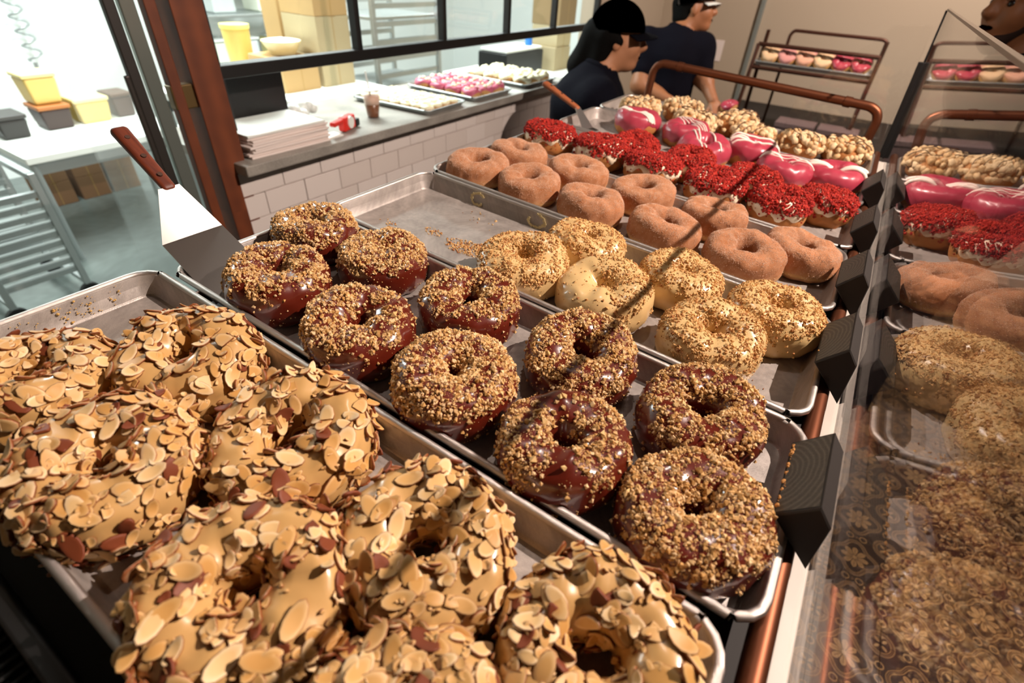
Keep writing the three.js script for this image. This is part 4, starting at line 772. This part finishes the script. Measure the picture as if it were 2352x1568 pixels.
{
  const t = thing('display_tray', 'dark metal tray of donuts on the copper tube stand', 'baking tray', [0.26, 1.256 + 0.025, -3.7]); const [a, b] = panParts(0.6, 0.24, 0.022); mesh('pan_body', a, M.alu, t); mesh('rolled_rim', b, M.alu, t);
  for (let i = 0; i < 6; i++) for (let j = 0; j < 2; j++) {
    const d = thing('stand_donut', `${i > 3 ? 'pink iced' : 'pale iced'} donut on the copper stand, ${['first', 'second', 'third', 'fourth', 'fifth', 'sixth'][i]} from the left in ${j ? 'front' : 'back'} row`, 'donut', [0.26 - 0.235 + i * 0.094, 1.262, -3.76 + j * 0.1], 'donuts on the copper stand'); d.rotation.set(0.75, 0, 0); d.position.y += 0.032; d.scale.setScalar(1.1);
    mesh('dough', bigG, std({ color: [0xc99a5a, 0xbd8a48, 0xc79a62][i % 3], roughness: 0.8 }), d); mesh('topping', bigTop, i > 3 ? M.pink : std({ color: [0xd09a80, 0xd8b48c, 0xc98a84][(i + j) % 3], roughness: 0.6 }), d);
  }
}
one('dark_tray_stack', bx(0.24, 0.05, 0.2, 0.03, 0.926, -3.46, 0.008), M.black, 'black tray lying on the back counter under the stand', 'tray');
[[0.3, 'left'], [0.52, 'right']].forEach(([x, s]) => { const t = thing('pastry_carton', `dusky pink pastry carton on the back counter, ${s} one`, 'box', [x, 0.9, -3.5], 'pink pastry cartons'); mesh('carton', bx(0.2, 0.1, 0.16, 0, 0.05, 0, 0.005), std({ color: 0x5c4846, roughness: 0.8 }), t); mesh('lid', bx(0.206, 0.03, 0.166, 0, 0.1, 0, 0.005), std({ color: 0x665250, roughness: 0.8 }), t); });
one('wall_notice', bx(0.1, 0.14, 0.004, -0.52, 1.2, -4.597), M.paper, 'small pale notice on the beige wall behind the man', 'notice');

// ------------------------------------------------------------------ people
function sdfGeo(f, lo, hi, cell) {
  const c = V3((lo[0] + hi[0]) / 2, (lo[1] + hi[1]) / 2, (lo[2] + hi[2]) / 2), size = Math.max(hi[0] - lo[0], hi[1] - lo[1], hi[2] - lo[2]), res = Math.ceil(size / cell) + 6, half = (size / 2) * res / (res - 6);
  const mc = new MarchingCubes(res, M.skin, false, false, 260000); mc.isolation = 0; const p = V3();
  for (let z = 0; z < res; z++) for (let y = 0; y < res; y++) for (let x = 0; x < res; x++) { p.set(c.x + (x - res / 2) / (res / 2) * half, c.y + (y - res / 2) / (res / 2) * half, c.z + (z - res / 2) / (res / 2) * half); const out = p.x < lo[0] || p.x > hi[0] || p.y < lo[1] || p.y > hi[1] || p.z < lo[2] || p.z > hi[2]; mc.field[z * res * res + y * res + x] = out ? -1 : -f(p); }
  mc.update(); const n = mc.count, a = new Float32Array(n * 3);
  for (let i = 0; i < n; i++) { a[i * 3] = mc.positionArray[i * 3] * half + c.x; a[i * 3 + 1] = mc.positionArray[i * 3 + 1] * half + c.y; a[i * 3 + 2] = mc.positionArray[i * 3 + 2] * half + c.z; }
  let g = new THREE.BufferGeometry(); g.setAttribute('position', new THREE.BufferAttribute(a, 3)); g = mergeVertices(g, cell * 0.02); g.computeVertexNormals(); return g;
}
const smin = (a, b, k) => { const h = Math.max(k - Math.abs(a - b), 0) / k; return Math.min(a, b) - h * h * k * 0.25; };
const cap = (a, b, r0, r1) => { a = V3(...a); b = V3(...b); const ba = b.clone().sub(a), L = ba.lengthSq(), q = V3(); return (p) => { q.copy(p).sub(a); const h = Math.max(0, Math.min(1, q.dot(ba) / L)); q.addScaledVector(ba, -h); return q.length() - (r0 + (r1 - r0) * h); }; };
const blend = (fs, k) => (p) => { let d = fs[0](p); for (let i = 1; i < fs.length; i++) d = smin(d, fs[i](p), k); return d; };
function headFrame(c, up, fw) { const u = V3(...up).normalize(), f = V3(...fw); f.addScaledVector(u, -f.dot(u)).normalize(); const s = u.clone().cross(f); return { c: V3(...c), u, f, s, at: (x, y, z) => V3(...c).addScaledVector(f, x).addScaledVector(u, y).addScaledVector(s, z), m: new THREE.Matrix4().makeBasis(f, u, s).setPosition(...c) }; }
function headSDF(H) {                          // x forward, y up, z side
  const inv = H.m.clone().invert(), q = V3();
  const ell = (cx, cy, cz, a, b, c) => (x, y, z) => { const k = Math.hypot((x - cx) / a, (y - cy) / b, (z - cz) / c); return (k - 1) * Math.min(a, b, c); };
  const parts = [[ell(-0.008, 0.03, 0, 0.098, 0.092, 0.076), 0.02], [ell(0.03, -0.045, 0, 0.062, 0.072, 0.056), 0.04], [ell(0.06, -0.095, 0, 0.026, 0.02, 0.024), 0.03], [ell(0.1, -0.016, 0, 0.022, 0.032, 0.013), 0.018], [ell(0.112, -0.03, 0, 0.018, 0.013, 0.016), 0.012], [ell(0.078, 0.022, 0, 0.024, 0.012, 0.05), 0.02], [ell(0.084, -0.066, 0, 0.014, 0.014, 0.024), 0.014], [ell(0.06, -0.03, 0.04, 0.026, 0.024, 0.02), 0.03], [ell(0.06, -0.03, -0.04, 0.026, 0.024, 0.02), 0.03], [ell(-0.012, -0.008, 0.074, 0.02, 0.032, 0.01), 0.01], [ell(-0.012, -0.008, -0.074, 0.02, 0.032, 0.01), 0.01]];
  return (p) => { q.copy(p).applyMatrix4(inv); let d = parts[0][0](q.x, q.y, q.z); for (let i = 1; i < parts.length; i++) d = smin(d, parts[i][0](q.x, q.y, q.z), parts[i][1]); for (const s of [-1, 1]) d = Math.max(d, 0.012 - Math.hypot(q.x - 0.098, q.y - 0.005, (q.z - s * 0.033) * 0.8)); return d; };
}
function handSDF(w, d, n, curl) {              // wrist, pointing direction, palm normal
  d = V3(...d).normalize(); n = V3(...n); n.addScaledVector(d, -n.dot(d)).normalize(); const s = d.clone().cross(n), W = V3(...w), pt = (x, y, z) => W.clone().addScaledVector(d, x).addScaledVector(n, y).addScaledVector(s, z).toArray();
  const fs = [cap(pt(0, 0, 0), pt(0.04, 0, 0.02), 0.024, 0.017), cap(pt(0.03, 0, -0.018), pt(0.085, 0, -0.03), 0.017, 0.013), cap(pt(0.03, 0, 0), pt(0.09, 0, 0), 0.017, 0.013), cap(pt(0.03, 0, 0.016), pt(0.085, 0, 0.026), 0.017, 0.013)];
  [[-0.031, 0.07], [-0.01, 0.08], [0.011, 0.075], [0.031, 0.058]].forEach(([z, L]) => { const a = pt(0.085, 0, z), b = pt(0.085 + L * 0.5 * Math.cos(curl), L * 0.5 * Math.sin(curl), z * 1.1), c = pt(0.085 + L * (0.5 * Math.cos(curl) + 0.5 * Math.cos(curl * 2.2)), L * (0.5 * Math.sin(curl) + 0.5 * Math.sin(curl * 2.2)), z * 1.12); fs.push(cap(a, b, 0.0095, 0.0085), cap(b, c, 0.0085, 0.0072)); });
  fs.push(cap(pt(0.02, 0.006, -0.022), pt(0.055, 0.02, -0.05), 0.013, 0.01), cap(pt(0.055, 0.02, -0.05), pt(0.085, 0.026, -0.05), 0.01, 0.0085));
  return blend(fs, 0.008);
}
function person(label, base, J, look) {
  const t = thing('person', label, 'person', base), loc = (g) => g.translate(-base[0], -base[1], -base[2]);
  const torso = [cap(J.pelvis, J.waist, 0.145, 0.13), cap(J.waist, J.chest, 0.13, 0.15), cap(J.chest, J.neck, 0.13, 0.06), cap(J.chest, J.shL, 0.1, 0.068), cap(J.chest, J.shR, 0.1, 0.068)];
  const arms = [[J.shL, J.elL, 0.054, 0.043], [J.elL, J.wrL, 0.041, 0.028], [J.shR, J.elR, 0.054, 0.043], [J.elR, J.wrR, 0.041, 0.028]].map((a) => cap(...a));
  const legs = [[J.hipL, J.knL, 0.095, 0.06], [J.knL, J.anL, 0.058, 0.04], [J.hipR, J.knR, 0.095, 0.06], [J.knR, J.anR, 0.058, 0.04]].map((a) => cap(...a));
  const feet = [cap(J.anL, J.toL, 0.045, 0.032), cap(J.anR, J.toR, 0.045, 0.032)];
  const H = headFrame(J.head, J.up, J.fw), neck = cap(J.neck, H.at(-0.02, -0.06, 0).toArray(), 0.062, 0.055);
  const all = Object.values(J).filter((a) => a !== J.up && a !== J.fw), lo = [0, 1, 2].map((k) => Math.min(...all.map((a) => a[k])) - 0.2), hi = [0, 1, 2].map((k) => Math.max(...all.map((a) => a[k])) + 0.2); lo[1] = 0.0;
  const hands = [handSDF(J.wrL, [0, 1, 2].map((k) => J.wrL[k] - J.elL[k]), look.palm, 0.55), handSDF(J.wrR, [0, 1, 2].map((k) => J.wrR[k] - J.elR[k]), look.palm, 0.55)];
  const core = blend([...torso, ...arms, ...legs, ...feet], 0.05), headF = blend([headSDF(H), neck], 0.03);
  const bodyG = sdfGeo((p) => smin(core(p), neck(p), 0.03), lo, hi, 0.014);
  const hc = J.head, headG = sdfGeo(headF, [hc[0] - 0.16, hc[1] - 0.18, hc[2] - 0.16], [hc[0] + 0.16, hc[1] + 0.16, hc[2] + 0.16], 0.004);
  const handG = hands.map((h, k) => { const w = k ? J.wrR : J.wrL; return sdfGeo(h, w.map((a) => a - 0.2), w.map((a) => a + 0.2), 0.004); });
  const only = (g) => { const n = g.toNonIndexed(); for (const k of Object.keys(n.attributes)) if (k !== 'position' && k !== 'normal') n.deleteAttribute(k); return n; };
  const body = mesh('body', loc(mergeGeometries([bodyG, headG, ...handG].map(only))), look.skin, t);
  const cut = (a, b, k) => [0, 1, 2].map((i) => a[i] + (b[i] - a[i]) * k), slv = look.sleeve;
  const shirtF = blend([...torso.map((f) => (p) => f(p) - 0.014), cap(J.shL, cut(J.shL, J.elL, Math.min(1, slv)), 0.07, 0.06), cap(J.shR, cut(J.shR, J.elR, Math.min(1, slv)), 0.07, 0.06), ...(slv > 1 ? [cap(J.elL, cut(J.elL, J.wrL, slv - 1), 0.056, 0.04), cap(J.elR, cut(J.elR, J.wrR, slv - 1), 0.056, 0.04)] : [])], 0.05), nk = V3(...J.neck), nd = V3(...J.head).sub(nk).normalize(), neckHole = cap(nk.clone().addScaledVector(nd, look.high).toArray(), J.head, 0.066, 0.1);
  mesh('shirt', loc(sdfGeo((p) => Math.max(shirtF(p) + 0.004 * N3(p.x * 16, p.y * 10, p.z * 16), J.pelvis[1] - 0.12 - p.y, -neckHole(p)), lo, hi, 0.012)), M.navy, t);
  mesh('collar', loc((() => { const g = new THREE.TorusGeometry(0.068, 0.013, 10, 28, Math.PI * 1.75); g.applyQuaternion(new THREE.Quaternion().setFromUnitVectors(V3(0, 0, 1), nd)); g.translate(nk.x + nd.x * 0.02, nk.y + nd.y * 0.02, nk.z + nd.z * 0.02); return g; })()), M.navy, t);
  mesh('trousers', loc(sdfGeo((p) => Math.max(blend([...legs.map((f) => (q) => f(q) - 0.016), (q) => torso[0](q) - 0.01], 0.05)(p), p.y - J.pelvis[1], 0.06 - p.y), lo, hi, 0.016)), M.cap, t);
  mesh('shoes', loc(sdfGeo((p) => Math.min(feet[0](p), feet[1](p)) - 0.012, [lo[0], 0, lo[2]], [hi[0], 0.16, hi[2]], 0.014)), M.black, t);
  for (const s of [-1, 1]) { const e = H.at(0.084, -0.002, s * 0.034), g = new THREE.SphereGeometry(0.0115, 14, 10).translate(e.x, e.y, e.z); mesh('eye', loc(g), std({ color: 0x1a120e, roughness: 0.2 }), t); }
  { const g = new THREE.SphereGeometry(1, 16, 10); g.scale(0.011, 0.009, 0.026); g.applyMatrix4(H.m.clone().multiply(new THREE.Matrix4().makeTranslation(0.094, -0.067, 0))); mesh('lips', loc(g), M.lip, t); }
  look.extra(t, H, loc);
}
const hatDome = (H, open) => { const g = new THREE.SphereGeometry(0.114, 32, 18, 0, Math.PI * 2, open, Math.PI * 0.53 - open); g.scale(1.02, 0.98, 0.86); g.applyMatrix4(H.m.clone().multiply(new THREE.Matrix4().makeTranslation(-0.004, 0.03, 0))); return g; };
const hatBrim = (H, len) => { const pos = [], idx = []; const n = 20; for (let i = 0; i <= n; i++) { const a = (i / n - 0.5) * 2.3; for (const [r, y] of [[0.092, 0], [0.092 + len * Math.cos(a * 0.62), -0.02], [0.092 + len * Math.cos(a * 0.62), -0.024], [0.092, -0.004]]) { const p = H.at(r * Math.cos(a), 0.032 + y - 0.02 * Math.abs(Math.sin(a)), r * Math.sin(a) * 0.86); pos.push(p.x, p.y, p.z); } } for (let i = 0; i < n; i++) for (let k = 0; k < 4; k++) { const a = i * 4 + k, b = i * 4 + (k + 1) % 4; idx.push(a, a + 4, b, b, a + 4, b + 4); } const g = new THREE.BufferGeometry(); g.setAttribute('position', new THREE.Float32BufferAttribute(pos, 3)); g.setIndex(idx); g.computeVertexNormals(); return g; };
person('person in a navy cap and dark shirt bending over the trays, smiling', [-0.42, 0, -2.27], {
  head: [-0.372, 1.432, -2.295], up: [-0.1, 0.98, -0.08], fw: [0.8, -0.1, -0.5], neck: [-0.41, 1.3, -2.235], chest: [-0.43, 1.17, -2.22], waist: [-0.47, 1.02, -2.26], pelvis: [-0.5, 0.92, -2.3],
  shL: [-0.345, 1.225, -2.11], shR: [-0.49, 1.23, -2.37], elL: [-0.24, 1.02, -2.13], elR: [-0.36, 1.0, -2.45], wrL: [-0.06, 0.96, -2.25], wrR: [-0.14, 0.96, -2.48],
  hipL: [-0.45, 0.88, -2.22], hipR: [-0.54, 0.88, -2.38], knL: [-0.42, 0.48, -2.22], knR: [-0.52, 0.48, -2.39], anL: [-0.46, 0.08, -2.22], anR: [-0.56, 0.08, -2.39], toL: [-0.34, 0.045, -2.3], toR: [-0.44, 0.045, -2.47],
}, { skin: M.skin, sleeve: 1.9, high: 0.06, palm: [0, -1, 0], extra: (t, H, loc) => {
  mesh('cap_crown', loc(hatDome(H, 0)), M.cap, t); mesh('cap_brim', loc(hatBrim(H, 0.075)), M.cap, t);
  const pt = (x, y, z) => H.at(x, y, z).toArray(); mesh('hair', loc(sdfGeo(blend([cap(pt(-0.05, 0.03, 0.03), pt(-0.07, -0.05, 0.03), 0.06, 0.05), cap(pt(-0.09, 0.02, 0.0), pt(-0.14, -0.1, 0.04), 0.055, 0.05), cap(pt(-0.14, -0.1, 0.04), pt(-0.12, -0.2, 0.06), 0.05, 0.03), cap(pt(0.0, 0.03, 0.06), pt(0.02, -0.0, 0.066), 0.022, 0.014), cap(pt(-0.03, 0.03, -0.055), pt(0.0, -0.012, -0.068), 0.03, 0.016), cap(pt(-0.05, 0.0, -0.04), pt(-0.075, -0.09, -0.03), 0.045, 0.035)], 0.04), [-0.75, 1.1, -2.55], [-0.2, 1.62, -1.95], 0.01)), M.hair, t);
} });
person('person in a white cap and navy polo shirt working at the back counter', [-0.46, 0, -3.38], {
  head: [-0.43, 1.5, -3.49], up: [-0.25, 0.95, -0.15], fw: [0.85, -0.2, -0.35], neck: [-0.47, 1.37, -3.42], chest: [-0.47, 1.25, -3.39], waist: [-0.46, 1.1, -3.38], pelvis: [-0.47, 0.98, -3.42],
  shL: [-0.61, 1.325, -3.31], shR: [-0.33, 1.315, -3.45], elL: [-0.57, 1.12, -3.2], elR: [-0.25, 1.17, -3.4], wrL: [-0.35, 1.06, -3.2], wrR: [-0.15, 1.08, -3.32],
  hipL: [-0.55, 0.93, -3.38], hipR: [-0.4, 0.93, -3.46], knL: [-0.54, 0.5, -3.36], knR: [-0.39, 0.5, -3.44], anL: [-0.55, 0.08, -3.4], anR: [-0.4, 0.08, -3.48], toL: [-0.5, 0.045, -3.28], toR: [-0.34, 0.045, -3.37],
}, { skin: M.skin2, sleeve: 0.62, high: 0.03, palm: [0.2, -1, 0], extra: (t, H, loc) => {
  mesh('cap_crown', loc(hatDome(H, 0)), M.whitePlastic, t); mesh('cap_brim', loc(hatBrim(H, 0.055)), M.whitePlastic, t);
  const pt = (x, y, z) => H.at(x, y, z).toArray(); mesh('hair', loc(sdfGeo(blend([cap(pt(-0.05, 0.03, 0.0), pt(-0.06, -0.03, 0), 0.074, 0.062), cap(pt(-0.02, 0.03, 0.06), pt(-0.02, 0.0, 0.066), 0.03, 0.016), cap(pt(-0.02, 0.03, -0.06), pt(-0.02, 0.0, -0.066), 0.03, 0.016)], 0.03), [-0.68, 1.35, -3.7], [-0.25, 1.66, -3.25], 0.01)), M.hair, t);
} });
person('person with a dark beard and black jacket cut off by the top right corner', [0.98, 0, -2.42], {
  head: [0.9, 1.64, -2.44], up: [0.05, 0.98, -0.03], fw: [-0.8, -0.25, 0.55], neck: [0.945, 1.49, -2.44], chest: [1.0, 1.33, -2.42], waist: [1.0, 1.14, -2.41], pelvis: [1.0, 1.0, -2.41],
  shL: [1.1, 1.39, -2.27], shR: [0.9, 1.39, -2.58], elL: [1.17, 1.12, -2.24], elR: [0.97, 1.12, -2.63], wrL: [1.08, 0.88, -2.17], wrR: [0.9, 0.88, -2.56],
  hipL: [1.04, 0.95, -2.34], hipR: [0.96, 0.95, -2.49], knL: [1.03, 0.5, -2.33], knR: [0.95, 0.5, -2.48], anL: [1.06, 0.08, -2.34], anR: [0.98, 0.08, -2.5], toL: [0.94, 0.045, -2.27], toR: [0.86, 0.045, -2.42],
}, { skin: M.skin2, sleeve: 1.85, high: 0.03, palm: [-0.5, 0, -0.8], extra: (t, H, loc) => {
  const pt = (x, y, z) => H.at(x, y, z).toArray();
  mesh('hair', loc(sdfGeo(blend([cap(pt(-0.03, 0.06, 0.0), pt(-0.05, 0.0, 0), 0.086, 0.07), cap(pt(0.04, 0.09, 0.03), pt(0.04, 0.09, -0.03), 0.04, 0.04)], 0.03), [0.7, 1.45, -2.65], [1.15, 1.85, -2.2], 0.01)), M.hair, t);
  mesh('beard', loc(sdfGeo(blend([cap(pt(0.06, -0.098, 0), pt(0.045, -0.108, 0), 0.03, 0.03), cap(pt(0.05, -0.09, 0.02), pt(0.0, -0.03, 0.062), 0.028, 0.016), cap(pt(0.05, -0.09, -0.02), pt(0.0, -0.03, -0.062), 0.028, 0.016)], 0.02), [0.75, 1.45, -2.62], [1.05, 1.7, -2.25], 0.007)), std({ color: 0x2a1710, roughness: 0.9 }), t);
} });
{
  const t = thing('pink_pastry', 'deep pink iced pastry held in the hand of the man in navy', 'pastry', [-0.045, 1.055, -3.3]); t.rotation.set(0.3, 0, 0.3); mesh('dough', bigG, doughPlain, t); mesh('icing', bigTop, M.pink, t);
}

renderer.render(scene, camera);
